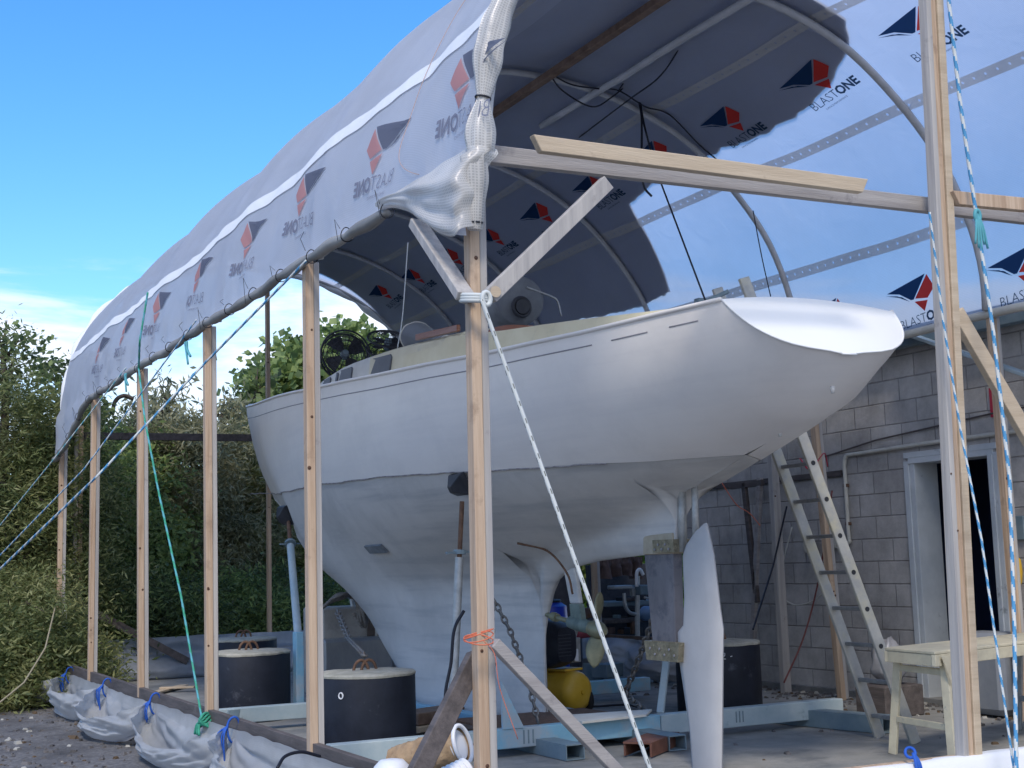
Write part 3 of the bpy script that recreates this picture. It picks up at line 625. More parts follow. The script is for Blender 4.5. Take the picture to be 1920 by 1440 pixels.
def roof(a,b):
    v_=None; s=a*SL; v=vv_(b,s); s0=flap(v)-.02; s=lerp(s0,SL+.06,a); v=vv_(b,max(0,s)); s=lerp(flap(v)-.02,SL+.06,a)
    return sheet_pt(s,v)
def roofuv(a,b): s=a*SL; return (s,vv_(b,s))
rs=thing('shelter_roof_sheet','translucent printed scrim sheet arched over the hoops above the boat','tarpaulin',(UC,11,3))
grid('cover_sheet',110,220,roof,sheet_m,rs,uv=roofuv)
# seam tapes: lengthwise welded joins
for s0 in (1.02,2.08,3.12,5.2,6.24,7.28):
    ext=s0<2
    sc=.74 if s0==1.02 else s0
    def tp(a,b,sc=sc):
        v=lerp(V0+.05,vend(sc)-.05,a); return sheet_pt(sc+(b-.5)*(.105 if sc<1 else .095)+.02*nz(v,sc,0,.8)+(0.02*math.sin(v*2.2) if sc<1 else 0),v,-.008 if sc>1 else .008)
    def tuv(a,b,sc=sc): return (lerp(V0,vend(sc),a),(b-.5)*.075)
    t=grid('seam_tape',200,2,tp,tape_ext if sc<1 else tape_m,rs,uv=tuv)
# printed marks: emblem and lettering laid on the sheet
def textmesh(txt,bold,size):
    c=bpy.data.curves.new('t','FONT'); c.body=txt; c.size=size; c.offset=.010*size/.1*bold; c.resolution_u=2
    o=bpy.data.objects.new('t',c); COL.objects.link(o); bpy.context.view_layer.update()
    me=bpy.data.meshes.new_from_object(o); w=o.dimensions.x; bpy.data.objects.remove(o); bpy.data.curves.remove(c)
    bm=bmesh.new(); bm.from_mesh(me); bmesh.ops.triangulate(bm,faces=bm.faces); V=[tuple(v.co) for v in bm.verts]; F=[tuple(v.index for v in f.verts) for f in bm.faces]; bm.free(); bpy.data.meshes.remove(me)
    return V,F,w
T1=textmesh('BLAST',-.12,.115); T2=textmesh('ONE',.35,.115); T3=textmesh('SURFACE PERFORMANCE',0,.028)
def subdiv(poly): return poly
EMB=[([(-.12,.53),(.10,.47),(.235,.37),(.22,.42),(.10,.49)],0),([(.06,.56),(.75,.64),(.41,.335),(.335,.345),(.14,.53)],0),
     ([(.775,.635),(.87,.42),(.70,.30),(.44,.345)],1),([(.70,.265),(.57,.13),(.43,.305)],1)]
EMB=[([(-.12,.545),(.115,.475),(.315,.33),(.19,.44)],0),([(-.08,.565),(.76,.64),(.40,.34),(.345,.345),(.16,.49)],0),
     ([(.785,.625),(.85,.41),(.67,.29),(.43,.345)],1),([(.66,.26),(.55,.12),(.40,.305)],1)]
def logo(sc,vc,flip,L_=.64,parent=rs):
    tot=T1[2]+T2[2]+.02
    k=L_/tot
    def mp_(x0,y0,off=-.006):
        ta=.10; x=x0*math.cos(ta)-y0*math.sin(ta); y=y0*math.cos(ta)+x0*math.sin(ta)-.03
        if flip: off=.007   # x along text (0..L), y up, centred on emblem
        if flip: return sheet_pt(sc+y-.17,vc+(x-L_/2),off)
        return sheet_pt(sc-y+.17,vc-(x-L_/2),off)
    b=MB()
    for poly,mi in EMB:
        # fan-subdivide so that the print follows the curve
        P=[(p[0]*L_,p[1]*L_) for p in poly]; cx=sum(p[0] for p in P)/len(P); cy=sum(p[1] for p in P)/len(P)
        n=len(P)
        for i in range(n):
            a,c=P[i],P[(i+1)%n]; G=4; idx={}
            for q in range(G+1):
                for r in range(G+1-q):
                    u,w_=q/G,r/G; x=cx+(a[0]-cx)*u+(c[0]-cx)*w_; y=cy+(a[1]-cy)*u+(c[1]-cy)*w_; idx[(q,r)]=len(b.v); b.v.append(mp_(x,y))
            for q in range(G):
                for r in range(G-q):
                    b.f.append((idx[(q,r)],idx[(q+1,r)],idx[(q,r+1)])); b.m.append(mi)
                    if r<G-q-1: b.f.append((idx[(q+1,r)],idx[(q+1,r+1)],idx[(q,r+1)])); b.m.append(mi)
    e=b.build('printed_emblem',[navy_f,red_f] if flip else [navy,redp],parent)
    b=MB()
    for (V,F,w_),ox,oy,kk in ((T1,0,-.02,k),(T2,T1[2]*k+.012,-.02,k),(T3,.18*L_,-.065,k*.82)):
        b.add([mp_(ox+v[0]*kk,oy+v[1]*kk) for v in V],F,0)
    b.build('printed_lettering',grey_f if flip else greyp,parent)
for k in range(10): logo(5.72+.03*nz(k,5),7.03+1.14*k,False,.59)
for k in range(-1,6): logo(7.79,7.31+1.09*k,False,.56)
for v in (5.60,6.75,7.98,9.25,10.55,11.95,13.3,14.5): logo(.36 if v<7 else .42,v,True,.58)
# rolled lower hem with black ties, gathered front edge
def hemz(v): return ZB+flap(v)-.02
P=[]; RR=[]
for i in range(260):
    v=6.35+i*(16.62-6.35)/259; ph=((v-6.35)%.58)/.58
    RR.append(.021+.014*math.sin(PI*ph)**.7+.006*nz(v*4)); P.append((UL-.05+.012*nz(v*3,2),v,hemz(v)-.015-.02*math.sin(PI*(((v-5.44)%2.265)/2.265))))
b=MB(); b.tube(P,RR,10); o=b.build('rolled_hem',sheet('rolled_hem_scrim',.0,(.42,.41,.39),.15,.1,dirt=.5),rs,smooth=True)
b=MB()
for i in range(18):
    v=6.35+.58*i; c=Vector((UL-.05,v,hemz(v)-.02)); b.tube([c+Vector((.036*math.cos(t),.01*math.sin(t*2),.040*math.sin(t))) for t in [2*PI*k/14 for k in range(14)]],.003,5,closed=True)
    L_=random.uniform(.03,.12); a=random.uniform(-.6,.6); b.tube([c+Vector((-.04,0,.03)),c+Vector((-.07,L_*.3*a,.03+L_*.6)),c+Vector((-.05,L_*a,.03+L_*random.choice((1,1,-.8))))],.0018,4)
tag(b.build('cable_ties',cable_m,rs),kind='stuff')
def frontroll(a,b_):
    s=lerp(-.36,SL,a); x,z,nx,nzv=arc(s,-.01); ph=(s+.36)/.62; pinch=abs(math.sin(PI*ph)); r=.030+.026*pinch**.6+.016*nz(s*6,1)
    t=2*PI*b_; wob=1+.25*nz(math.cos(t)*2,math.sin(t)*2,s*5)+.45*abs(nz(math.cos(t)*4,math.sin(t)*4,s*2.5))+.10*math.sin(t*9+s*2)
    ox=r*1.05*math.cos(t)*wob; oy=r*.7*math.sin(t)*wob
    return (x+nx*ox+.012*nz(s*2.5,4), V0-.02+oy, z+nzv*ox)
grid('gathered_front_edge',300,20,frontroll,roll_m,rs,uv=lambda a,b_:(a*8.4,b_*.3))
b=MB()
for s in (.26,.88,1.50,2.1,-.33):
    x,z,nx,nzv=arc(s,-.01); c=Vector((x,V0-.02,z)); n_=Vector((nx,0,nzv)); b.tube([c+n_*(.036*math.cos(t))+Vector((0,.028*math.sin(t),0)) for t in [2*PI*k/14 for k in range(14)]],.005,5,closed=True)
tag(b.build('edge_ties',cable_m,rs),kind='stuff')
def cornerflap(a,b_):
    a0=a; v=lerp(5.41,6.42,max(0,(a-.22)/.78)); top=ZB+.02-.0*a; low=ZB+flap(v)-.03
    x=UL-.045-.045*math.sin(PI*b_)-.10*(1-a)**2*b_+.02*nz(a*6,b_*5,2)+.02*(1-a)*math.sin(b_*11+a*2)+.012*math.sin(b_*24+a*5)*(1-a)
    if a<.22: x+=.15*(1-a/.22)-.03*math.sin(PI*a/.22); v-=.03*math.sin(PI*a/.22)+.012*math.sin(b_*14)
    return (x,v,lerp(top,low+.05*(1-a/.22 if a<.22 else 0),b_))
grid('corner_flap',36,18,cornerflap,roll_m,rs,uv=lambda a,b_:(a,b_*.4))
b=MB(); b.tube(curve([Vector(sheet_pt(s,v,.012)) for s,v in ((1.6,6.3),(1.2,6.35),(.8,6.38),(.5,6.40),(.25,6.37),(.1,6.15),(.0,5.8),(-.05,5.5))],8),.0018,5); tag(b.build('thin_orange_cord',mat('faded_orange_cord',(.5,.33,.27),.8)),'thin orange cord lying down the outside of the pale roof sheet','cord')
# opaque cover over the top of the roof
sV=[7.0,7.5,7.75,8.29,8.86,9.5,10.4,11.0,11.45,11.58,11.72,12.4,13.7,15,17.6]; sM=[5.0,5.36,5.6,5.84,5.92,5.93,5.90,5.94,6.02,6.45,7.06,7.12,7.03,7.1,7.0]
sV0=[7.0,8,10,12,14,17.6]; sm0=[1.72,2.6,2.9,2.9,2.9,2.9]
def cov(a,b_):
    v=7.05+.45*sm(a,.3,.9)+b_*(17.7-7.1); s=lerp(interp(v,sV0,sm0),interp(v,sV,sM)+.04*nz(v*5,2)+.022*nz(v*17,1),a)
    return sheet_pt(s,v,.012)
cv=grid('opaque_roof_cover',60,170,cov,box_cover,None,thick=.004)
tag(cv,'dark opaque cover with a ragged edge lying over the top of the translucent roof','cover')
# far gathered edge of the sheet
def farroll(a,b_):
    s=lerp(0,SL,a); x,z,nx,nzv=arc(s,-.04); r=.045+.03*abs(math.sin(s*5.1))+.01*nz(s*6); t=2*PI*b_; wob=1+.2*nz(math.cos(t)*3,math.sin(t)*3,s*5)
    return (x+nx*r*math.cos(t)*wob,vend(s)+r*math.sin(t),z+nzv*r*math.cos(t)*wob)
grid('gathered_far_edge',200,12,farroll,tape_ext,rs,uv=lambda a,b_:(a*8,b_*.3))
# ------------------------------------------------------------------ skirts along the bottom rails
TV=[16.52,15.42,13.42,11.46,9.19,7.1,5.3]
def bag(a,b_):
    v=lerp(16.55,5.35,a); 
    for i in range(6):
        if TV[i+1]<=v<=TV[i]+.1: k=i; break
    else: k=0
    f=min(1,max(0,(TV[k]-v)/(TV[k]-TV[k+1]))); bul=math.sin(PI*f)**.38 if 0<f<1 else 0
    W=(.30,.26,.34,.26,.24,.2)[k]; zr=.262; fl=gz(2.3,v)+.012; near=min(f,1-f)
    drop=(.30,.33,.345,.345,.34,.3)[k]; zb_=zr-.14-(drop-.14)*bul; ze=zr-.01-(.15,.10,.17,.20,.14,.1)[k]*bul**1.5
    xo=.05+W*bul
    if b_<.38: q=b_/.38; x=-.03-xo*.35*q**1.3; z=lerp(zr-.02,zb_,q**.9)
    elif b_<.62: q=(b_-.38)/.24; x=-.03-xo*lerp(.35,.88,q); z=zb_-.045*bul*math.sin(PI*q)
    else: q=(b_-.62)/.38; x=-.03-xo*(.88+.16*math.sin(PI*q*.7)); z=lerp(zb_,ze,q)
    ph=b_*(5+k%3)/(.30+.7*bul)+1.2*nz(f*1.7,b_*2,k+.5)+k
    fo=(.030*math.sin(ph*2.1)**3+.016*(abs(nz(f*5+k,b_*7,k))-.1)*3)*(.35+.65*bul)+.012*nz(f*11,b_*9,k)
    if near<.10: fo*=.4+near*6
    if .62<b_: fo+=.03*nz(f*5,b_*2,k+9)*(b_-.62)
    return (2.64+x-fo*(.9 if b_>.1 else 0),v+.03*nz(b_*5,f*4,k),max(z+fo*.45,fl+.006*abs(nz(v*9,b_*9))))
sk=thing('side_skirt_sheet','crumpled translucent skirt bagging in tied swags along the near left rail','tarpaulin',(2.6,10,0))
grid('skirt_sheet',420,70,bag,skirt_m,sk,uv=lambda a,b_:(a*11,b_))
for i,v in enumerate(TV[1:5]):
    b=MB(); c=Vector((2.625,v,.24)); b.tube([c+Vector((.045*math.cos(t)-.02,.008*math.sin(3*t),.085*math.sin(t))) for t in [2*PI*k/16 for k in range(16)]],.008,6,closed=True)
    for q in range(4): L_=random.uniform(.12,.26); b.tube(curve([c+Vector((-.06,0,.03)),c+Vector((-.10-.01*q,.02*(q-2),-.04)),c+Vector((-.09,.02*(q-1.5),-L_))],4),.006,5)
    b.build('tie_cord',rope_royal,sk,smooth=True)
def farsk(a,b_):
    x=lerp(2.75,8.1,a); bul=abs(math.sin(PI*x*.62)); d=.34
    if b_<.35: z=lerp(.30,.52-.03*bul,1-b_/.35) if 0 else lerp(.50,.29,b_/.35); y=17.38-.02*math.sin(b_*9)
    else: q=(b_-.35)/.65; z=.29-.33*q; y=17.36-.22*math.sin(PI*q*.8)*(.4+.6*bul)
    return (x,y+.04*nz(x*4,b_*6,1),max(z,.015)+.015*nz(x*3,b_*2,5))
t=grid('far_skirt_sheet',120,30,farsk,skirt_back,None,uv=lambda a,b_:(a*5,b_)); tag(t,'blue-grey plastic skirt hanging on the far end rail beyond the drums','tarpaulin')
def rsk(a,b_):
    y=lerp(17.2,11.75,a); bul=abs(math.sin(PI*(y-13)/1.15)); q=b_; z=.42-.40*q; x=8.13-.30*math.sin(PI*q*.85)*(.35+.65*bul)
    return (x+.08*nz(y*3,q*4,2)+.03*nz(y*9+q*5,q*9,1),y,max(z,.02)+.02*nz(y*4,q*3,4))
t=grid('right_skirt_sheet',120,30,rsk,silver_m,None,uv=lambda a,b_:(a*9,b_)); tag(t,'silver-grey skirt sagging under the far right rail behind the propeller','tarpaulin')
def fsk(a,b_):
    x=lerp(3.45,8.2,a); drop=interp(x,[3.45,4.0,4.6,8.2],[.24,.13,.01,-.01]); 
    if b_<.25: z=.240-drop; y=5.47-.055*(b_/.25)
    else: q=(b_-.25)/.75; z=.240-drop-.30*q; y=5.415-.05*math.sin(PI*q)-.02
    return (x,y+.012*nz(x*5,b_*3,1),z+.008*nz(x*4,b_*2,6))
fs=thing('front_skirt_sheet','white eyeleted band of sheet wrapped over the front bottom rail','tarpaulin',(5.4,5.45,.2))
grid('skirt_band',120,16,fsk,tape_ext,fs,uv=lambda a,b_:(a*4.7,b_))
b=MB()
for i in range(28):
    x=3.7+i*.165; z=.12-interp(x,[3.45,4.0,4.6,8.2],[.24,.13,.01,-.01])+.02*math.sin(i*2.1); b.lathe((x,5.385,z),[(.009,0),(.006,.004)],10,(0,-1,0))
tag(b.build('eyelets',groove,fs),kind='stuff')
b=MB(); c=at(1712,1412,v=5.40); b.tube([c+Vector((.018*math.cos(t),.03*math.sin(t)+.02,.022*math.sin(t+1))) for t in [2*PI*k/14 for k in range(14)]],.008,6,closed=True)
for q in range(3): b.tube(curve([c,c+Vector((.012*(q-1),-.03,-.05)),c+Vector((.015*(q-1)+.01,-.03,-.14))],4),.009,6)
b.build('tie_cord',rope_royal,fs,smooth=True)
# ------------------------------------------------------------------ cradle
cr=thing('boat_cradle','pale blue steel cradle with long cross beams under the keel','cradle',(C,9.5,0))
def sbeam(a,b_,w,h,m,name='cross_beam',par=cr,side=None):
    b=MB(); b.beam(a,b_,w,h,side=side); return b.build(name,m,par,bevel=.005)
sbeam((3.0,8.46,.12),(4.15,8.46,.12),.1,.13,grey_steel); sbeam((4.155,8.46,.122),(5.45,8.46,.122),.1,.13,blue_steel); sbeam((5.455,8.46,.12),(7.1,8.46,.12),.105,.135,grey_steel)
sbeam((2.95,11.15,.13),(4.4,11.15,.13),.1,.12,grey_steel); sbeam((4.405,11.15,.13),(7.1,11.15,.13),.1,.12,blue_steel)
sbeam((4.60,8.53,.09),(4.60,11.6,.09),.1,.14,blue_steel,'long_beam'); sbeam((5.30,8.53,.09),(5.30,11.6,.09),.1,.14,blue_steel,'long_beam')
def tubebox(a,b_,w,h,m,name,par=cr):
    a=Vector(a);b_=Vector(b_); d=(b_-a).normalized(); x=d.cross(Vector((0,0,1))).normalized(); y=Vector((0,0,1)); t=.008
    b=MB()
    for o,ww,hh in ((y*(h/2-t/2),w,t),(y*(-h/2+t/2),w,t),(x*(w/2-t/2),t,h-2*t-.001),(x*(-w/2+t/2),t,h-2*t-.001)): b.beam(a+o,b_+o,ww,hh)
    return b.build(name,m,par)
tubebox((4.52,8.0,.055),(4.52,9.0,.055),.14,.10,slate_steel,'foot_tube'); tubebox((5.28,7.95,.055),(5.28,8.9,.055),.14,.10,slate_steel,'foot_tube')
tubebox((6.95,7.75,.065),(6.75,8.9,.065),.15,.12,slate_steel,'foot_tube'); tubebox((3.1,10.6,.055),(3.1,11.05,.055),.14,.10,slate_steel,'foot_tube')
sbeam((3.90,11.74,.10),(3.90,11.74,.74),.07,.10,blue_steel,'upright_socket'); sbeam((3.12,11.05,.10),(3.12,11.0,.20),.10,.02,grey_steel,'end_plate')
sbeam((5.52,8.52,.18),(5.95,9.0,.74),.05,.05,grey_steel,'diagonal_strut'); 
b=MB(); b.prism([(4.20,8.40,.187),(4.36,8.40,.187),(4.20,8.40,.50)],(0,.02,0)); b.build('gusset',blue_steel,cr)
sbeam((4.14,8.50,.18),(4.14,8.50,.98),.05,.05,grey_steel,'upright_socket')
b=MB(); b.box((4.75,8.9,.178),(1.1,.7,.012)); b.build('keel_plate',rust,cr)
b=MB(); 
for k in range(3): b.box((4.36+.035*k,8.408,.125),(.010,.003,.09))
for k in range(3): b.box((6.1+.03*k,8.405,.125),(.008,.003,.08))
tag(b.build('paint_marks',slate_steel,cr),kind='stuff')
# keel blocks
def lum(a,b_,w,h,m,label,name='timber_block'):
    b=MB(); b.beam(a,b_,w,h); o=b.build(name,m,None,bevel=.006); tag(o,label,'timber block','timber blocks around the keel'); return o
lum((4.15,9.95,.13),(5.1,10.35,.13),.28,.09,wood_brown,'thick dark timber slab, upper of the two under the front of the keel')
lum((4.1,9.9,.055),(4.9,10.3,.055),.25,.05,wood_pale,'pale plank lying flat, lower of the two under the front of the keel')
lum((4.32,9.3,.05),(4.55,9.9,.05),.2,.09,wood_brown,'short brown timber offcut beside the near side of the keel foot')
b=MB(); 
a0=Vector((4.85,7.75,.05)); b.beam((4.90,7.85,.095),(5.35,8.2,.095),.2,.012); b.beam((4.95,7.77,.05),(5.40,8.12,.05),.012,.08); b.beam((4.85,7.93,.05),(5.30,8.28,.05),.012,.08)
tag(b.build('steel_channel',mat('rust_red_steel',(.12,.05,.035),.7,(.19,.085,.055),12,6,.2,60),None),'rust-red steel channel lying on the slab below the blue beam','channel')
b=MB(); b.prism([(4.75,8.30,.19),(5.30,8.36,.192),(5.45,8.52,.205),(4.80,8.66,.20)],(0,0,.015)); tag(b.build('loose_board',palewhite,None),'thin pale board lying on top of the blue cradle beam','board')
# drums
def drum(x,y,r,h,label,mark=None):
    t=thing('ballast_drum',label,'ballast drum',(x,y,0),'black ballast drums with chalky tops standing on the cradle corners')
    b=MB(); b.lathe((x,y,0),[(r*.99,0),(r,.02),(r*1.003,h*.5),(r,h-.02),(r*.985,h-.004)],56); b.build('drum_shell',drum_m,t,auto=40)
    b=MB(); P=[(r*1.01,h-.02),(r*1.015,h-.006),(r*.985,h+.004),(r*.8,h+.012),(r*.4,h+.016),(.02,h+.018)]; b.lathe((x,y,0),P,56)
    o=b.build('concrete_top',lid_m,t,auto=50)
    for v in o.data.vertices: v.co.z+=.007*nz(v.co.x*9,v.co.y*9,x)
    b=MB()
    for s in(-.05,.05): b.tube(curve([(x+s*.6-.06,y,h),(x+s*.6-.04,y,h+.06),(x+s*.6,y,h+.085),(x+s*.6+.04,y,h+.06),(x+s*.6+.06,y,h)],5),.011,7)
    b.build('lifting_eye',rust,t,smooth=True)
    if mark=='ring':
        b=MB(); c=Vector((x-.30*r/.3*.75,y-.66*r,h-.13)); n_=Vector((c.x-x,c.y-y,0)).normalized(); c=Vector((x,y,0))+n_*(r+.004)+Vector((0,0,h-.13)); xx=n_.cross(Vector((0,0,1)))
        b.tube([c+xx*.016*math.cos(a)+Vector((0,0,.020*math.sin(a))) for a in [2*PI*k/12 for k in range(12)]],.005,5,closed=True); b.build('painted_ring_mark',whitep,t)
    if mark=='two':
        n_=Vector((-.45,-.89,0)).normalized(); c=Vector((x,y,0))+n_*(r+.003)+Vector((0,0,h-.10)); xx=Vector((0,0,1)).cross(n_)*-1
        pts=[(-.02,.02),(-.008,.03),(.006,.026),(.006,.012),(-.012,-.008),(-.018,-.018),(.012,-.018)]
        b=MB(); b.tube([c+xx*p[0]*-1+Vector((0,0,p[1])) for p in pts],.0035,5); b.tube([c+xx*(-.05)+Vector((0,0,.0)),c+xx*(-.065)+Vector((0,0,.004))],.0035,5); b.build('chalk_number',whitep,t)
    return t
drum(3.60,9.36,.355,.545,'black drum nearest the camera, with a small white ring painted on its side','ring')
drum(3.54,12.02,.36,.58,'black drum standing behind the pale beam between two left posts')
drum(4.36,15.0,.36,.55,'farthest black drum, mostly hidden behind another drum by the hedge')
drum(6.85,9.66,.35,.58,'black drum by the block wall right of the white rudder, with a chalk 2','two')
# chains
def chain(pts,label,r=.006,L_=.045,parent=None,name='chain'):
    P=[Vector(p) for p in pts]; seg=[(P[i+1]-P[i]).length for i in range(len(P)-1)]; T=sum(seg); n=int(T/(L_*.74)); b=MB()
    def pt(d):
        for i,s in enumerate(seg):
            if d<=s: return P[i].lerp(P[i+1],d/s)
            d-=s
        return P[-1]
    for k in range(n):
        a=pt(T*k/n); c=pt(T*(k+1)/n); d=(c-a).normalized(); m=(a+c)/2; s=d.cross(Vector((.3,1,.1))).normalized() if k%2 else d.cross(Vector((1,-.3,.1))).normalized()
        b.tube([m+d*(L_*.5*math.cos(t))*(1 if abs(math.cos(t))>.5 else .95)+s*(L_*.27*math.sin(t)) for t in [2*PI*q/10 for q in range(10)]],r,5,closed=True)
    o=b.build(name,chain_m,parent,smooth=True); tag(o,label,'chain'); return o
chain([at(632,1145,v=11.4),at(655,1200,v=10.6),(3.60,9.36,.66)],'rusty chain running from the old gear down to the ring-marked drum',.010,.075)
chain([at(924,1122,v=8.9),at(955,1180,v=8.8),at(988,1268,v=8.6),(4.52,8.5,.2)],'galvanised chain slanting down the keel side to the blue beam',.008,.065)
chain([at(925,1125,v=8.92),at(922,1165,v=8.9),at(926,1215,v=8.9),at(924,1262,v=8.9)],'galvanised chain hanging straight down beside the keel',.007,.05)
chain([at(1228,1150,u=5.3),at(1200,1230,u=5.4),at(1172,1300,u=5.45),(5.42,8.53,.19)],'grey chain hanging from the rudder skeg to the cradle beam',.009,.075)
# jack stands
def jack(base,top,r,label,head=(.15,.12),col=galv):
    t=thing('jack_stand',label,'boat stand',tuple(base)); base=Vector(base);top=Vector(top); d=(top-base).normalized(); L_=(top-base).length
    b=MB(); b.tube([base,base+d*L_*.72],r,14); b.build('stand_tube',col,t,auto=40)
    b=MB(); b.tube([base+d*L_*.70,base+d*L_*.93],r*.55,10); b.build('screw',rust,t,auto=40)
    b=MB(); c=base+d*L_*.74; b.tube([c-d*.015,c+d*.015],r*1.5,12); b.beam(c+Vector((-.11,-.02,-.005)),c+Vector((.11,.02,.0)),.02,.016); b.build('handle_nut',slate_steel,t)
    b=MB(); c=top; q=d
    P=[]; 
    nrm=Vector((.93,0,.45)).normalized(); y=Vector((0,1,0)); x=nrm.cross(y)
    for s,k in ((.0,1),(-.035,1),(-.11,.28)): P.append([c+nrm*s+x*(i*head[0]*.5*k)+y*(j*head[1]*.5*k) for i,j in((-1,-1),(1,-1),(1,1),(-1,1))])
    vs=[p for r_ in P for p in r_]; b.add(vs,[(0,1,2,3),(4,5,1,0),(5,6,2,1),(6,7,3,2),(7,4,0,3),(8,9,5,4),(9,10,6,5),(10,11,7,6),(11,8,4,7),(11,10,9,8)])
    b.build('pad',black,t,bevel=.004); return t
zt=1.84; jack((3.93,8.66,.02),(C-hb(8.66,zt)-.01,8.66,zt),.030,'galvanised jack stand with a black pad against the hull behind the front post',(.16,.20))
zt=1.80; vq=12.9; jack((3.92,11.80,.70),(C-hb(13.2,1.82)-.01,13.2,1.82),.036,'grey slanting stand with its pad under the bow flank',(.20,.24),grey_steel)
jack((5.1,13.2,.1),(5.0,13.5,1.30),.025,'thin stand seen far under the bow behind the near drum',(.12,.12))
b=MB(); b.tube(curve([at(870,1145,v=8.4),at(852,1180,v=8.4),at(846,1240,v=8.4),at(838,1330,v=8.4),(4.0,8.3,.03)],8),.011,7); tag(b.build('power_cable',cable_m,smooth=True),'black cable drooping beside the stand at the keel','cable')
b=MB(); b.tube(curve([at(1110,1325,z=.02),at(1180,1322,z=.02),at(1215,1338,z=.02),at(1190,1352,z=.02),at(1120,1345,z=.02),at(1060,1352,z=.02)],8),.010,7); tag(b.build('air_hose',cable_m,smooth=True),'black hose looped on the slab behind the blue beam','hose')
b=MB(); b.tube(curve([at(520,1440,v=6.9),at(535,1418,v=7.0),at(565,1410,v=7.05),at(600,1418,v=7.1)],8),.009,7); tag(b.build('cable_loop',cable_m,smooth=True),'black cable looping over the near bottom rail','cable')
# air compressor
cp=thing('air_compressor','yellow tank air compressor with a dark motor cover on the slab behind the keel','compressor',(5.72,10.6,0))
ax=Vector((-.30,.95,0)).normalized(); c0=Vector((5.93,10.3,.30)); 
b=MB(); b.lathe(c0,[(.02,-.045),(.10,-.035),(.145,-.015),(.165,.02),(.168,.05),(.168,.62),(.16,.66),(.10,.70),(.02,.71)],36,ax); b.build('tank',yellow,cp,auto=60)
b=MB(); b.lathe(c0-ax*.045,[(.02,-.012),(.022,.0),(.012,.004)],12,ax); b.build('tank_plug',yellow,cp)
b=MB(); b.lathe((6.02,10.42,.218),[(.05,-.025),(.12,-.028),(.13,-.01),(.13,.01),(.12,.028),(.05,.025)],28,(.95,.3,0)); b.build('wheel',rubber,cp,auto=40)
q=Matrix.Rotation(math.atan2(ax.y,ax.x)-PI/2,3,'Z')
b=MB(); mc=Vector((5.76,10.45,.69)); prof=[]
for k in range(9):
    t=k/8; y=-.19+.38*t; s=math.sin(PI*min(1,max(0,.12+.76*t)))**.35; 
    for a in range(24):
        an=2*PI*a/24; b.v.append(tuple(mc+q@Vector((.16*s*math.copysign(abs(math.cos(an))**.55,math.cos(an)),y,.20*s*math.copysign(abs(math.sin(an))**.55,math.sin(an))))))
for k in range(8):
    for a in range(24): b.f.append((k*24+a,k*24+(a+1)%24,(k+1)*24+(a+1)%24,(k+1)*24+a)); b.m.append(0)
b.f.append(tuple(range(24))); b.f.append(tuple(range(192,216))); b.m+=[0,0]; b.build('motor_cover',motor_m,cp,auto=50)
b=MB()
for k in range(7): b.box(mc+q@Vector((-.03,-.193,-.09+.028*k)),(.15,.006,.008),q)
b.build('cooling_slots',mat('slot_grey',(.05,.055,.07),.5),cp)
b=MB(); b.lathe(mc+q@Vector((.20,-.05,.10)),[(.03,-.07),(.06,-.05),(.065,.02),(.04,.06)],16,(.2,-.3,1)); b.box(mc+q@Vector((.2,-.03,-.06)),(.12,.14,.20),q); b.build('pump',galv,cp,auto=40)
b=MB(); b.box(mc+q@Vector((.18,-.12,-.10)),(.05,.02,.10),q); b.build('pressure_switch',whitep,cp,bevel=.004)
b=MB(); b.box(c0+ax*.25+Vector((.03,0,.175)),(.22,.34,.02),q); b.box(c0+ax*.45+Vector((-.12,0,-.22)),(.03,.03,.16)); b.build('bracket',yellow,cp,bevel=.004)
cp.location+=at(1085,1297,z=.215)-Vector((5.93,10.3,.30))
V_,F_,w_=textmesh('Y',.3,.09); b=MB(); s_=Vector((ax.x,ax.y,0)); n_=Vector((-ax.y,ax.x,0))
pv=[]
for v in V_:
    t=(v[1]-.03)/.17; a=-.25+t; pv.append(c0+ax*(.34-v[0]*1.3)+(n_*math.cos(a)+Vector((0,0,1))*math.sin(a))*.1705)
b.add(pv,F_); b.build('tank_letter',black,cp)
# ------------------------------------------------------------------ ladder
ld=thing('leaning_ladder','aluminium ladder leaning against the far side of the stern, splashed with paint','ladder',(6.7,7.4,0))
La,Lb=Vector((6.72,7.25,.0)),Vector((6.76,7.64,.0)); Ta,Tb=at(1394,521,u=5.78),at(1347,546,u=5.80)
Tb=Ta+(Lb-La)+Vector((0,-.02,0)); Ta2=Ta
for A,B in((La,Ta),(Lb,Tb)):
    b=MB(); b.beam(A,B,.028,.085,side=(1,0,.4)); b.build('stile',alu,ld,bevel=.004)
LL=(Ta-La).length; nr=int(LL/.262)
for k in range(nr):
    t=(k*.262+.16)/LL; p,q_=La.lerp(Ta,t),Lb.lerp(Tb,t); b=MB(); b.beam(p+(p-q_)*.0,q_,.036,.026); b.build('rung',alu_dark,ld,bevel=.004)
    b=MB(); d=(p-q_).normalized(); b.lathe(p+d*.016,[(.017,-.001),(.017,.002)],12,d); b.build('rung_socket',black,ld)
b=MB(); P0=Ta+Vector((-.07,.0,-.04)); b.beam(P0+Vector((-.02,.06,-.05)),P0+Vector((-.17,.12,-.12)),.03,.03); b.box(P0+Vector((-.20,.13,-.13)),(.09,.06,.06)); b.build('standoff_bracket',slate_steel,ld,bevel=.004)
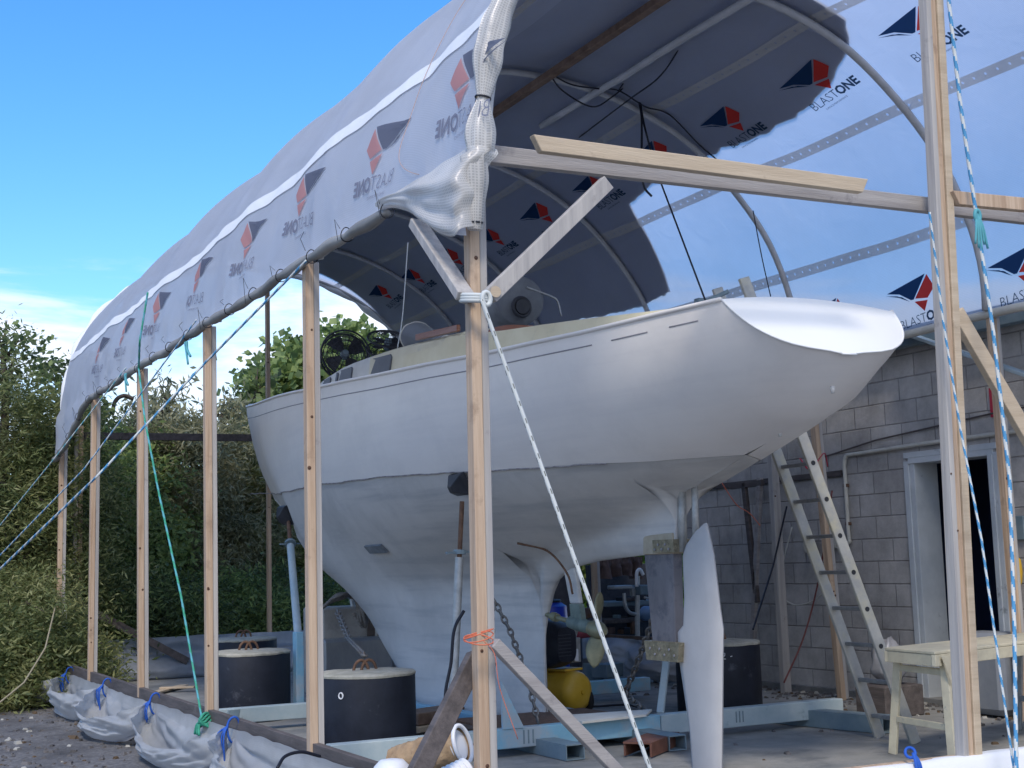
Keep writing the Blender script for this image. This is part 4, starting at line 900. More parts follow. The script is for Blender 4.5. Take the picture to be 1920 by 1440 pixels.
# ------------------------------------------------------------------ work platform
wp=thing('work_platform','cream paint-splashed folding work platform standing by the tall right post','platform',(6.6,7,0))
A=Vector((6.17,6.95,.68)); B=Vector((6.11,6.46,.68)); Cc=Vector((7.86,6.85,.68)); D=Vector((7.9,7.30,.68))
A=at(1658,1214,z=.68);B=at(1752,1222,z=.68); e=(at(1914,1190,z=.68)-B).normalized(); e.z=0
w_=(A-B); ex=Vector((.97,.24,0)).normalized(); 
Lp=1.75; 
b=MB(); vs=[B,B+ex*Lp,A+ex*Lp,A]; b.add(vs+[p-Vector((0,0,.018)) for p in vs],[(0,1,2,3),(7,6,5,4),(0,4,5,1),(1,5,6,2),(2,6,7,3),(3,7,4,0)]); b.build('deck_panel',bench_m,wp,bevel=.003)
wn=w_.normalized()
for P,nm in((B,'side_rail'),(A-wn*.03,'side_rail')):
    b=MB(); b.beam(P+wn*.015-Vector((0,0,.055)),P+wn*.015+ex*Lp-Vector((0,0,.055)),.028,.07); b.build(nm,bench_m,wp,bevel=.003)
b=MB(); b.beam(B+ex*.02-Vector((0,0,.055))+wn*.03,A+ex*.02-Vector((0,0,.055))-wn*.03,.03,.07); b.build('end_rail',bench_m,wp,bevel=.003)
for xo,sgn in((.12,-1),(Lp-.12,1)):
    m=bench_m if sgn<0 else bench_in
    f1=B+ex*(xo)-Vector((0,0,.09))+wn*.02; f2=A+ex*(xo)-Vector((0,0,.09))-wn*.02
    g1=B+ex*(xo+.02*sgn)-Vector((0,0,.68))-wn*.02; g2=A+ex*(xo+sgn*.02)-Vector((0,0,.68))+wn*.08
    for f,g in((f1,g1),(f2,g2)): b=MB(); b.beam(g,f,.055,.028,side=ex); b.build('leg',m,wp,bevel=.003)
    for t in(.38,.93): b=MB(); b.beam(g1.lerp(f1,t)+wn*.03,g2.lerp(f2,t)-wn*.03,.022,.04); b.build('leg_brace',m,wp,bevel=.003)
    b=MB(); k1=B+ex*(xo+.03)-Vector((0,0,.05))-wn*.012; b.prism([k1+Vector((0,0,.02)),k1+ex*.10*-sgn*-1+Vector((0,0,.02)),k1+ex*.04-Vector((0,0,.22)),k1-Vector((0,0,.24))],-wn*.006); b.build('hinge_plate',m,wp,bevel=.002)
# ------------------------------------------------------------------ building
bd=thing('block_building','grey-brown concrete block building with an open dark doorway','building',(8.8,9,0))
bm_,nt_,pb=newmat('concrete_blockwork'); N_=nt_.nodes; L__=nt_.links
tcc=N_.new('ShaderNodeTexCoord'); sx=N_.new('ShaderNodeSeparateXYZ'); L__.new(tcc.outputs['Object'],sx.inputs[0]); cb_=N_.new('ShaderNodeCombineXYZ'); L__.new(sx.outputs[1],cb_.inputs[0]); L__.new(sx.outputs[2],cb_.inputs[1])
br_=N_.new('ShaderNodeTexBrick'); L__.new(cb_.outputs[0],br_.inputs['Vector']); br_.inputs['Scale'].default_value=1; br_.inputs['Brick Width'].default_value=.40; br_.inputs['Row Height'].default_value=.20; br_.inputs['Mortar Size'].default_value=.009; br_.inputs['Mortar Smooth'].default_value=.8
br_.inputs['Color1'].default_value=(.39,.37,.355,1); br_.inputs['Color2'].default_value=(.46,.44,.42,1); br_.inputs['Mortar'].default_value=(.29,.275,.265,1); br_.inputs['Bias'].default_value=-.1
nn=N_.new('ShaderNodeTexNoise'); nn.inputs['Scale'].default_value=2.6; nn.inputs['Detail'].default_value=10; nn.inputs['Roughness'].default_value=.7; L__.new(tcc.outputs['Object'],nn.inputs['Vector'])
rr=N_.new('ShaderNodeMapRange'); rr.inputs[1].default_value=.3; rr.inputs[2].default_value=.7; rr.inputs[3].default_value=.65; rr.inputs[4].default_value=1.35; L__.new(nn.outputs[0],rr.inputs[0])
mm=N_.new('ShaderNodeMix'); mm.data_type='RGBA'; mm.blend_type='MULTIPLY'; mm.inputs[0].default_value=1; L__.new(br_.outputs[0],mm.inputs[6]); L__.new(rr.outputs[0],mm.inputs[7])
mpp=N_.new('ShaderNodeMapping'); mpp.inputs['Scale'].default_value=(1,5,.8); L__.new(tcc.outputs['Object'],mpp.inputs[0]); n2=N_.new('ShaderNodeTexNoise'); n2.inputs['Scale'].default_value=2.2; n2.inputs['Detail'].default_value=6; L__.new(mpp.outputs[0],n2.inputs['Vector'])
r2=N_.new('ShaderNodeMapRange'); r2.inputs[1].default_value=.60; r2.inputs[2].default_value=.76; r2.inputs[4].default_value=.55; L__.new(n2.outputs[0],r2.inputs[0]); m3=N_.new('ShaderNodeMix'); m3.data_type='RGBA'; L__.new(r2.outputs[0],m3.inputs[0]); L__.new(mm.outputs[2],m3.inputs[6]); m3.inputs[7].default_value=(.42,.39,.36,1)
L__.new(m3.outputs[2],pb.inputs['Base Color']); pb.inputs['Roughness'].default_value=.92
bpn=N_.new('ShaderNodeBump'); bpn.inputs['Strength'].default_value=.7; bpn.inputs['Distance'].default_value=.012; inv=N_.new('ShaderNodeMath'); inv.operation='SUBTRACT'; inv.inputs[0].default_value=1; L__.new(br_.outputs['Fac'],inv.inputs[1])
n6=N_.new('ShaderNodeTexNoise'); n6.inputs['Scale'].default_value=60; n6.inputs['Detail'].default_value=6; L__.new(tcc.outputs['Object'],n6.inputs['Vector']); a6=N_.new('ShaderNodeMath'); a6.operation='MULTIPLY_ADD'; a6.inputs[1].default_value=.35; L__.new(n6.outputs[0],a6.inputs[0]); L__.new(inv.outputs[0],a6.inputs[2]); L__.new(a6.outputs[0],bpn.inputs['Height']); L__.new(bpn.outputs[0],pb.inputs['Normal'])
WU=8.6
b=MB(); 
for y0,y1,z0,z1 in ((9.12,12.6,.04,3.10),(8.15,9.12,2.06,3.10),(2.0,8.15,.04,3.10)): b.box((WU+.1,(y0+y1)/2,(z0+z1)/2),(.2,y1-y0,z1-z0))
b.box((WU+2.7,12.5,1.7),(5,.2,2.8)); b.box((WU+2.7,2.1,1.7),(5,.2,2.8)); b.build('block_wall',bm_,bd)
b=MB(); b.box((WU+.06,7.3,-.02),(.26,10.6,.13)); b.build('footing',slab_m,bd)
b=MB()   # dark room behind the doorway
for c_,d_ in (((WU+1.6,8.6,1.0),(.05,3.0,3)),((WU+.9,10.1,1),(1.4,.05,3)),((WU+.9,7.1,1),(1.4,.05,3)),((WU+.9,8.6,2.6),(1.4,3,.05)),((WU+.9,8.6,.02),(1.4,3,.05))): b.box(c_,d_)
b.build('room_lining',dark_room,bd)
b=MB(); b.box((WU+.12,9.09,1.04),(.27,.055,2.0)); b.box((WU+.05,8.18,1.04),(.18,.05,2.0)); b.box((WU+.10,8.635,2.06),(.26,.97,.05)); b.box((WU-.012,9.15,1.04),(.03,.06,2.04)); b.box((WU-.012,8.13,1.04),(.03,.05,2.04)); b.box((WU-.014,8.64,2.11),(.034,1.06,.05)); b.build('door_frame',door_m,bd,bevel=.003)
b=MB(); b.box((WU+2.5,7.3,3.125),(5.2,11.2,.045)); b.build('roof',slate_steel,bd)
b=MB(); b.box((WU-.12,7.3,3.09),(.09,11.0,.11)); b.build('gutter',slate_steel,bd,bevel=.01)
b=MB(); b.tube(curve([(WU-.03,7.0,2.20),(WU-.03,8.4,2.20),(WU-.03,9.75,2.18),(WU-.03,9.90,2.17),(WU-.03,9.94,2.10),(WU-.03,9.94,1.95),(WU-.03,9.94,1.46),(WU-.03,9.93,1.39),(WU-.04,9.99,1.37),(WU-.03,10.12,1.37)],5),.019,9); b.build('conduit',cream_pipe,bd,smooth=True)
b=MB(); 
for y,z in ((9.35,2.19),(9.94,1.9),(9.94,1.55)): b.box((WU-.025,y,z),(.03,.05,.03))
b.build('conduit_clips',rust,bd)
b=MB(); b.box((WU-.03,10.15,1.375),(.05,.26,.09)); b.lathe((WU-.03,10.48,1.36),[(.07,0),(.07,.05),(.05,.06)],14,(-1,0,0)); b.build('socket_box',cream_pipe,bd,bevel=.006)
b=MB(); b.box((WU-.02,7.93,1.44),(.03,.10,.19)); b.build('switch_box',slate_steel,bd,bevel=.006)
b=MB(); b.box((WU-.012,8.10,2.46),(.015,.10,.24)); rs_=b.build('red_sign',red_m,bd)
b=MB(); b.box((WU-.022,8.075,2.45),(.004,.012,.16)); b.build('sign_lettering',whitep,rs_)
b=MB(); b.beam((WU-.02,10.0,2.02),(WU-.02,12.55,2.02),.03,.05) ; b.build('ledge_strip',wood_dark,bd)
b=MB(); b.tube([(WU-.02,10.6,2.14),(WU-.03,9.5,2.28),(WU-.02,8.0,2.38),(WU-.02,7.0,2.40)],.008,6); b.build('wall_wire',wood_dark,bd)
b=MB(); b.tube(curve([(WU-.03,10.75,1.55),(WU-.05,10.9,1.2),(WU-.06,11.0,.95),(WU-.06,10.7,.80),(WU-.05,10.3,.95),(WU-.04,10.45,1.3)],7),.008,6); b.build('wall_flex',cream_pipe,bd,smooth=True)
b=MB(); b.beam((8.42,12.3,3.30),(8.42,7.0,2.60),.03,.09) if 0 else b.beam(at(1690,622,u=8.40),at(2010,732,u=8.40),.03,.10,side=(1,0,0)); b.build('eave_strut',grey_steel,bd,bevel=.004)
ye=thing('yellow_handle','yellow hand float with a red tip hanging on the wall right of the door','handle',tuple(at(1907,1060,u=8.5)))
b=MB(); p=at(1906,1042,u=8.5); b.tube([p+Vector((0,.0,-.01)),p+Vector((0,0,-.03)),p+Vector((0,0,-.12)),p+Vector((0,0,-.20)),p+Vector((0,0,-.25))],[.012,.03,.038,.03,.01],12); b.build('float_body',yellow,ye,smooth=True)
b=MB(); b.tube([p+Vector((0,0,-.25)),p+Vector((0,0,-.29))],[.014,.006],8); b.build('red_tip',red_m,ye); b=MB(); b.tube([p+Vector((0,0,-.28)),p+Vector((0,.02,-.95))],.004,5); b.build('hanging_cord',rope_tan,ye)
b=MB(); b.tube(curve([at(1560,920,u=8.45),at(1548,1010,u=8.45),at(1530,1110,u=8.45),at(1505,1200,u=8.3),at(1470,1280,u=8.0)],8),.009,6); tag(b.build('red_hose',mat('dull_red_hose',(.16,.05,.045),.6),smooth=True),'dull red hose trailing down the block wall behind the ladder','hose')
b=MB(); b.tube([at(1475,950,u=8.35),at(1450,1060,u=8.0),at(1412,1180,u=7.2)],.009,6); tag(b.build('leaning_rod',cable_m),'thin dark rod leaning from the wall down to the chalk-marked drum','rod')
lw=thing('leaning_trestle','weathered timber frame leaning on the block wall left of the ladder','timber frame',(8.3,11,0))
for a_,c_,m_ in ((at(1395,905,u=8.4),at(1420,1130,u=8.4),wood_dark),(at(1425,895,u=8.4),at(1412,1200,u=8.4),wood_beam),(at(1370,912,u=8.4),at(1430,905,u=8.4),wood_dark)): b=MB(); b.beam(a_,c_,.06,.04,side=(1,0,0)); b.build('stud',m_,lw,bevel=.003)
# ------------------------------------------------------------------ bottom foreground bits
kr=thing('wrapped_duct_roll','crumpled brown paper wrapped round a white-rimmed roll by the dark brace','duct roll',tuple(at(840,1400,v=5.8)))
c1=at(864,1396,v=5.85); c2=at(742,1436,v=6.15); d=(c2-c1).normalized(); 
def kp(a,b_):
    p=c1.lerp(c2,a); x=d.cross(Vector((0,0,1))).normalized(); y=x.cross(d); t=2*PI*b_; r=.085*(1+.10*nz(math.cos(t)*3+a*2,math.sin(t)*3,a*9)+.05*nz(math.cos(t)*9,math.sin(t)*9,a*20)); return p+x*r*math.cos(t)*.8+y*r*math.sin(t)
grid('paper_wrap',50,44,kp,kraft,kr)
b=MB(); x=d.cross(Vector((0,0,1))).normalized(); y=x.cross(d); b.tube([c1-d*.01+x*.068*math.cos(t)+y*.085*math.sin(t) for t in [2*PI*k/28 for k in range(28)]],.010,8,closed=True); b.build('white_rim',whitep,kr,smooth=True)
b=MB(); b.lathe(c1+d*.01,[(.07,0),(.07,.004)],28,d); b.build('rim_lining',whitep,kr)
b=MB(); c=at(822,1470,v=5.55); prof=[(.045+(.012 if k%2 else 0),-.16+.0125*k) for k in range(27)]; b.lathe(c,prof,24,(.93,.2,.25)); tag(b.build('ribbed_hose',whitep,auto=60),'white ribbed hose end in the foreground below the brown wrapping','hose')
b=MB(); c=at(735,1468,v=5.6); b.lathe(c,[(.02,.10),(.05,.095),(.075,.07),(.09,.03),(.092,-.05)][::-1],28); tag(b.build('white_bucket_lid',whitep,auto=60),'rounded white lid at the bottom edge by the dark brace','lid')
# cream planks at far left on the ground
b=MB(); b.beam(at(272,1303,z=.03),at(345,1285,z=.03),.10,.02); tag(b.build('ground_plank',wood_pale,bevel=.003),'short pale plank on the ground under the far skirt','plank')
b=MB(); b.beam(at(300,1290,z=.05),at(365,1288,z=.05),.10,.02); tag(b.build('ground_plank',wood_pale,bevel=.003),'second pale plank lying across the short one near the far skirt','plank')
b=MB(); b.beam((2.70,16.4,.25),(2.70,16.4,.98),.05,.04,side=(1,0,0)); tag(b.build('white_batten',whitep,bevel=.003),'short white batten upright at the far left corner post','batten')
# ------------------------------------------------------------------ ropes and cords
def rope(pts,ma,mb,r,label,n=7,pitch=5,twist=True,cat='rope',name='guy_rope',step=.012,group=None,flec=False):
    P=[Vector(p) for p in pts]; out=[]
    for i in range(len(P)-1):
        k=max(1,int((P[i+1]-P[i]).length/step)); out+=[P[i].lerp(P[i+1],q/k) for q in range(k)]
    out.append(P[-1]); b=MB(); n=12 if flec else 8
    if flec: st=lambda i,k:(1 if ((i+(k//3)*4)%10<3 and k in(1,4,7,10)) else 0)
    else: st=lambda i,k:(1 if ((k*1.0+i*8/pitch)%8)<4 else 0)
    rs_=[r*(1+(.0 if flec else .08)*math.sin(2*PI*i/ (pitch/2))) for i in range(len(out))]
    b.tube(out,rs_,n,stripe=st); o=b.build(name,[ma,mb],smooth=True); tag(o,label,cat,group); return o
G=None
rope([at(575,488,u=2.57),at(383,682,u=2.2),at(180,895,u=1.6),at(-40,1105,u=1.15)],rope_white,rope_blue,.0075,'blue and white guy rope running from the second post top to the lower left',pitch=9)
rope([at(368,600,u=2.58),at(293,700,u=2.4),at(157,880,u=2.0),at(-30,1072,u=1.5)],rope_white,rope_blue,.006,'thinner blue-white guy rope starting under the third post top',pitch=9)
rope([at(236,690,u=2.58),at(100,862,u=2.1),at(-30,1022,u=1.7)],rope_white,rope_teal,.006,'teal and white guy rope dropping from the fourth post top to the left edge',pitch=9)
rope([at(277,548,u=2.50),at(262,640,u=2.45),at(260,690,u=2.5),at(272,790,u=2.48),at(298,925,u=2.52),at(340,1120,u=2.54),at(378,1345,u=2.57)],rope_green,rope_teal,.0085,'green rope slanting down from the roof sheet to the foot of a left post',pitch=12)
b=MB(); c=at(385,1352,u=2.60)
for k in range(6): b.tube([c+Vector((.05*math.cos(t)+.0,.065*math.sin(t+k*.3),-.03+.014*k+.015*math.sin(2*t+k))) for t in [2*PI*q/16 for q in range(16)]],.010,6,closed=True)
for k in range(3): b.tube(curve([c,c+Vector((-.05,.03*(k-1),-.02)),c+Vector((-.06,.06*(k-1),-.09))],4),.009,6)
tag(b.build('rope_knot',rope_green,smooth=True),'green rope knot tied round the foot of the left post','rope knot')
rope([at(903,562,v=5.33),at(960,720,v=5.3),at(1060,1000,v=5.2),at(1250,1530,v=5.05)],rope_white,rope_black,.0095,'thick white rope with dark flecks running taut from the front corner post',flec=True,step=.008)
b=MB(); c=at(893,562,v=5.42)
for k in range(3): b.tube([c+Vector((.062*math.cos(t)+.01,.075*math.sin(t)+.03,.012*k+.012*math.sin(t))) for t in [2*PI*q/18 for q in range(18)]],.011,7,closed=True)
b.tube([at(912,560,v=5.33)+Vector((.02*math.cos(t),0,.03*math.sin(t))) for t in [2*PI*q/12 for q in range(12)]],.011,7,closed=True)
tag(b.build('rope_hitch',rope_white,smooth=True),'white rope hitch wound round the front corner post under the braces','rope knot')
rope([at(1772,-60,v=5.32),at(1800,190,v=5.31),at(1830,400,v=5.30),at(1862,620,v=5.25),at(1893,900,v=5.2),at(1902,1180,v=5.1),at(1906,1470,v=5.0)],rope_white,rope_blue,.0105,'thick blue and white rope hanging in front of everything at the right edge',pitch=9,step=.014)
rope([at(1743,398,v=5.36),at(1768,600,v=5.34),at(1800,800,v=5.3),at(1840,1010,v=5.2),at(1905,1470,v=5.05)],rope_white,rope_blue,.0065,'thinner blue-white rope hanging from the cross beam beside the tall post',pitch=8,step=.012)
b=MB(); c=at(1830,405,v=5.30)
for k in range(5): b.tube(curve([c+Vector((0,0,.03)),c+Vector((.012*(k-2),-.02,-.06)),c+Vector((.022*(k-2)+.004,-.02,-.16-.02*(k%3)))],4),.007,6)
b.tube([c+Vector((.018*math.cos(t),-.01,.03*math.sin(t))) for t in [2*PI*q/12 for q in range(12)]],.011,7,closed=True)
tag(b.build('frayed_rope_end',rope_teal,smooth=True),'frayed teal tails of a rope knot at the cross beam near the right edge','rope knot')
rope([at(103,1140,u=2.5),at(85,1215,u=2.2),at(45,1280,u=1.9),at(-10,1325,u=1.6)],rope_tan,rope_tan,.008,'slack tan cord sagging from the far left corner post to the ground',name='slack_cord')
b=MB(); c=Vector((2.60,5.47,.98)); p=at(905,1200,v=5.40)
for k in range(3): b.tube([p+Vector((.065*math.cos(t),.06*math.sin(t)+.04,.012*k+.02*math.sin(t+k))) for t in [2*PI*q/16 for q in range(16)]],.0028,5,closed=True)
b.tube(curve([p,p+Vector((.04,-.03,-.06)),p+Vector((.055,-.04,-.2)),p+Vector((.13,-.05,-.42))],6),.0018,5)
tag(b.build('orange_lashing',orange_m,smooth=True),'orange string lashing wound round the front corner post above the braces','string')
for (x1,y1,x2,y2,uu,lab) in ((350,640,357,668,2.55,'short teal rope tail dangling below the third post top'),(236,700,240,722,2.55,'short blue rope tail dangling below the fourth post top')):
    b=MB(); a_,c_=at(x1,y1,u=uu),at(x2,y2,u=uu); b.tube(curve([a_,a_.lerp(c_,.5)+Vector((0,.04,0)),c_],5),.010,6); b.tube(curve([a_+Vector((0,.05,0)),c_+Vector((0,.07,-.05))],5),.008,6); tag(b.build('rope_tail',rope_teal,smooth=True),lab,'rope tail')
# cords and cables under the roof
def cord(pts,label,r=.007,m=cable_m,name='hanging_cable',k=8):
    b=MB(); b.tube(curve(pts,k) if len(pts)>2 else pts,r,6); return tag(b.build(name,m,smooth=True),label,'cable')
cord([at(1028,135,v=9.8),at(1055,170,v=9.8),at(1110,200,v=9.8),at(1150,180,v=9.8),at(1185,150,v=9.8)],'black cable sagging in a loop below the second hoop')
cord([at(1028,135,v=9.8),at(1070,158,v=9.8),at(1120,166,v=9.8),at(1160,170,v=9.8),at(1210,200,v=9.8),at(1255,215,v=9.8),at(1310,270,v=9.8),at(1345,300,v=9.8)],'black cable clipped along the underside of the second hoop')
cord([at(1330,-20,v=8.2),at(1290,60,v=8.6),at(1240,140,v=9.2),at(1175,190,v=9.7),at(1080,262,v=11)],'black cable running diagonally up under the roof pipe')
cord([at(1255,-20,v=8.4),at(1215,80,v=9.2),at(1160,170,v=9.8)],'second black cable beside the grey roof pipe')
cord([at(1240,345,v=8.2),at(1322,562,v=7.4)],'black line hanging straight from the cross beam to the stern deck',.007)
cord([at(1412,395,v=9.0),at(1428,480,v=9.0),at(1445,556,v=9.0)],'thin black line dangling left of the hoop foot over the stern',.005)
cord([at(765,455,v=10.5),at(755,590,v=10.5),at(745,655,v=10.5)],'pale cord hanging over the cabin top from the roof',.005,rope_white)
cord([at(1198,190,v=9.9),at(1203,225,v=9.85),at(1203,310,v=9.8)],'dark strap hanging from the second hoop, left of a pair',.010)
cord([at(1200,190,v=9.9),at(1208,235,v=9.85),at(1225,300,v=9.8)],'dark strap hanging from the second hoop, right of a pair',.010)
cord([at(1205,340,v=9.3),at(1210,355,v=9.3),at(1222,368,v=9.3)],'short black hook hanging just under the cross beam',.010)
cord([at(1500,860,u=7),at(1520,880,u=7),at(1545,850,u=7.9),at(1552,875,u=8.1)],'red string tied from the ladder to the timber post behind it',.006,red_m,'red_string')
cord([at(1350,900,u=8.2),at(1380,945,u=8.2),at(1405,962,u=8.2),at(1425,985,u=8.2)],'orange string drooping between studs on the block wall',.005,orange_m,'orange_string')
# ------------------------------------------------------------------ things on deck
def fan(cx,cy,cz,r,label,tilt=(.0,1,0)):
    t=thing('cage_fan',label,'fan',(cx,cy,cz-r)); q=Vector((0,0,1)).rotation_difference(Vector(tilt).normalized()).to_matrix(); c=Vector((cx,cy,cz))
    b=MB()
    for ww in(-.05,.05):
        for rr in (.35,.55,.75,.9,1.0): b.tube([c+q@Vector((rr*r*math.cos(a),rr*r*math.sin(a),ww*(1.2-rr*.6)*2)) for a in [2*PI*k/32 for k in range(32)]],.004 if rr<1 else .010,5,closed=True)
        for k in range(24): a=2*PI*k/24; b.tube([c+q@Vector((.12*r*math.cos(a),.12*r*math.sin(a),ww*2.2)),c+q@Vector((r*math.cos(a),r*math.sin(a),ww))],.0025,4,cap=False)
    b.build('cage',black,t)
    for k in range(4):
        a=PI/2*k+.3; b=MB(); P=[]
        for rr,da in ((.15,-.25),(.15,.35),(.55,.55),(.86,.50),(.88,.1),(.8,-.35),(.5,-.45)): P.append(c+q@Vector((rr*r*math.cos(a+da),rr*r*math.sin(a+da),.03*da)))
        b.prism(P,q@Vector((0,0,.006))); b.build('blade',black,t)
    b=MB(); b.lathe(c,[(.16*r,-.05),(.2*r,0),(.16*r,.06)],14,tilt); b.build('hub',slate_steel,t)
    b=MB(); b.tube([c+Vector((-r*.6,.03,-r*.85)),c+Vector((-r*1.04,.02,0))],.01,6); b.tube([c+Vector((r*.6,.03,-r*.85)),c+Vector((r*1.04,.02,0))],.01,6); b.tube([c+Vector((-r*.7,0,-r*1.0)),c+Vector((r*.7,0,-r*1.0))],.014,6); b.build('stand',black,t); return t
p=at(646,652,u=4.72); fan(4.72,p.y,3.36,.235,'large black cage fan standing on the cabin top nearest the bow',(-.25,-1,.15))
p=at(727,650,u=5.0); fan(5.0,p.y,p.z+.02,.20,'smaller black cage fan leaning back on the cabin top',(-.1,-.55,.85))
ht=thing('drum_heater','pale grey round blower with a dark outlet standing behind the brown capping','blower',(4.95,9.8,3.0))
c=at(962,572,v=9.9); b=MB(); b.lathe(c,[(.06,-.24),(.17,-.23),(.20,-.2),(.205,.15),(.18,.2),(.04,.22)],32,(.2,1,0)); b.build('casing',mat('dusty_grey_casing',(.11,.12,.135),.6,(.17,.18,.19),6,5),ht,auto=40)
c2=c+Vector((-.07,-.28,-.07)); b=MB(); b.tube([c2+Vector((.075*math.cos(t),0,.075*math.sin(t))) for t in [2*PI*k/20 for k in range(20)]],.016,8,closed=True); b.lathe(c2,[(.06,0),(.06,.02)],20,(0,-1,0)); b.build('outlet',black,ht,smooth=False)
b=MB(); b.tube(curve([c+Vector((.0,-.25,.10)),c+Vector((.22,-.25,.04)),c+Vector((.28,-.25,0)),c+Vector((.31,-.25,-.12))],6),.008,6); b.build('pipe',galv,ht,smooth=True)
fb=thing('fume_cone','clouded plastic cone bag propped open on the cabin side deck','plastic cone',tuple(at(800,660,u=4.45)))
ca=at(782,632,u=4.45); cc=at(838,640,u=4.5); d=(cc-ca)
def cone(a,b_):
    p=ca.lerp(cc,a); r=lerp(.155,.055,a**.8); dd=d.normalized(); x=dd.cross(Vector((0,0,1))).normalized(); y=x.cross(dd); t=2*PI*b_; rr=r*(1+.05*nz(math.cos(t)*4,math.sin(t)*4,a*3)); return p+x*rr*math.cos(t)+y*rr*math.sin(t)*.8
grid('cone_skin',16,32,cone,sheet('clouded_plastic',.5,(.42,.44,.46),.5,.0),fb)
b=MB(); b.tube([cone(0,k/28) for k in range(28)],.006,6,closed=True); b.tube([cone(1,k/20) for k in range(20)],.009,6,closed=True); b.build('cone_rim',cream_pipe,fb,smooth=True)
# ------------------------------------------------------------------ yard things behind the boat
db=thing('old_cabin_box','dusty pale cabin-like box with two brown panes beyond the near drum','cabin',(4.9,13.4,0))
def rectv(x1,y1,x2,y2,v): 
    a_=at(x1,y1,v=v); c_=at(x2,y2,v=v); return a_,c_
b=MB(); a_,c_=rectv(604,1140,735,1300,13.3); b.box(((a_.x+c_.x)/2,13.6,c_.z/2+a_.z/2),(c_.x-a_.x,.6,a_.z-c_.z)); b.build('side_panel',dusty,db,bevel=.02)
b=MB(); a_,c_=rectv(606,1200,738,1262,13.0); b.box(((a_.x+c_.x)/2,13.13,(a_.z+c_.z)/2),(c_.x-a_.x,.26,a_.z-c_.z)); b.build('front_panel',metal_panel,db,bevel=.03)
for x1,x2 in ((688,703),(707,724)):
    b=MB(); a_,c_=rectv(x1,1142,x2,1192,13.28); b.box(((a_.x+c_.x)/2,13.285,(a_.z+c_.z)/2),(c_.x-a_.x,.02,a_.z-c_.z)); b.build('pane',winbrown,db,bevel=.003)
    b=MB(); b.box((c_.x+.012,13.28,(a_.z+c_.z)/2),(.02,.03,a_.z-c_.z+.03)); b.build('pane_frame',palewhite,db)
b=MB(); a_,c_=rectv(735,1235,768,1290,13.2); b.box(((a_.x+c_.x)/2,13.3,(a_.z+c_.z)/2),(c_.x-a_.x,.5,a_.z-c_.z)); b.build('white_locker',whitep,db,bevel=.02)
b=MB(); a_,c_=rectv(726,1275,775,1300,12.6); b.box(((a_.x+c_.x)/2,12.6,(a_.z+c_.z)/2),(c_.x-a_.x,.2,a_.z-c_.z)); tag(b.build('blue_crate',mat('blue_painted_box',(.03,.13,.33),.5),bevel=.005),'small blue box on the slab right of the near drum','box')
rp_=thing('rope_heap','heap of grey old rope draped over the dusty cabin box','rope heap',tuple(at(660,1110,v=13.2)))
for k in range(9):
    b=MB(); x0=612+k*5; b.tube(curve([at(604+k*2,1140-k*2,v=13.1-.03*k),at(630+k*2,1122-(k%3)*4,v=13.05-.03*k),at(652+k*2,1112+(k%3)*3,v=13.0),at(668+k*1.5,1128+k,v=12.95-.02*k),at(672+k*2,1160+(k%4)*4,v=12.92),at(676+k,1172,v=12.92),at(662+k*2,1150,v=12.95)],6),.016,7); b.build('rope_strand',ropegrey,rp_,smooth=True)
dp=thing('drill_press','old grey pedestal drill standing in the yard behind the propeller','drill',tuple(at(1200,1290,v=13.4)))
vD=13.6
def bx(name,x1,y1,x2,y2,m,v=vD,dd=.15,par=dp,bev=.01):
    b=MB(); a_,c_=rectv(x1,y1,x2,y2,v); b.box(((a_.x+c_.x)/2,v,(a_.z+c_.z)/2),(abs(c_.x-a_.x),dd,abs(a_.z-c_.z))); return b.build(name,m,par,bevel=bev)
b=MB(); b.tube([at(1195,1195,v=vD),at(1195,1080,v=vD)],.028,10); b.build('column',galv,dp); b=MB(); b.tube(curve([at(1194,1100,v=vD-.1),at(1194,1074,v=vD-.1),at(1200,1068,v=vD-.1),at(1206,1078,v=vD-.1)],5),.02,8); b.build('crank',whitep,dp,smooth=True)
bx('drill_table',1144,1098,1180,1104,galv); bx('drill_head',1190,1097,1207,1115,slate_steel,dd=.25); bx('chuck',1182,1100,1190,1118,galv,dd=.06)
b=MB(); b.tube(curve([at(1170,1112,v=vD-.05),at(1172,1135,v=vD-.05),at(1180,1148,v=vD-.05),at(1192,1152,v=vD-.05)],5),.022,8); b.tube(curve([at(1208,1120,v=vD-.1),at(1222,1122,v=vD-.1),at(1226,1114,v=vD-.1)],4),.012,6); b.build('swan_arm',galv,dp,smooth=True)
rk=thing('tool_rack','dark cluttered tool rack under a hanging brown cover behind the propeller','rack',tuple(at(1170,1290,v=14.4)))
bx('back_board',1100,1060,1232,1200,darkbg,14.6,.08,rk); bx('shelf',1120,1128,1226,1133,slate_steel,14.3,.4,rk); bx('shelf',1118,1160,1226,1164,wood_dark,14.25,.4,rk)
for i in range(26):
    x=random.uniform(1040,1222); y=random.choice((1127,1159,1188)); h=random.uniform(6,24); w_=random.uniform(5,18); m=random.choice([slate_steel,black,wood_dark,rust,darkbg,galv,brown_tarp,black,slate_steel])
    bx('tool',x,y-h,x+w_,y,m,14.05+random.random()*.2,.12,rk,.008)
b=MB()
def cvr(a,b_):
    x=lerp(1124,1206,a); y=lerp(1044,1082+4*math.sin(a*9),b_); p=at(x,y,v=14.0); return p+Vector((0,.10*math.sin(a*26)*b_+.05*nz(a*20,b_*4),0))
grid('hanging_cover',60,10,cvr,brown_tarp,rk)
b=MB(); c=at(1212,1150,v=13.9); b.lathe(c,[(.02,-.09),(.075,-.06),(.09,0),(.07,.07),(.02,.09)],18,(0,-1,.3)); b.build('grinder_guard',mat('chalk_blue',(.16,.26,.42),.5),rk,smooth=True)
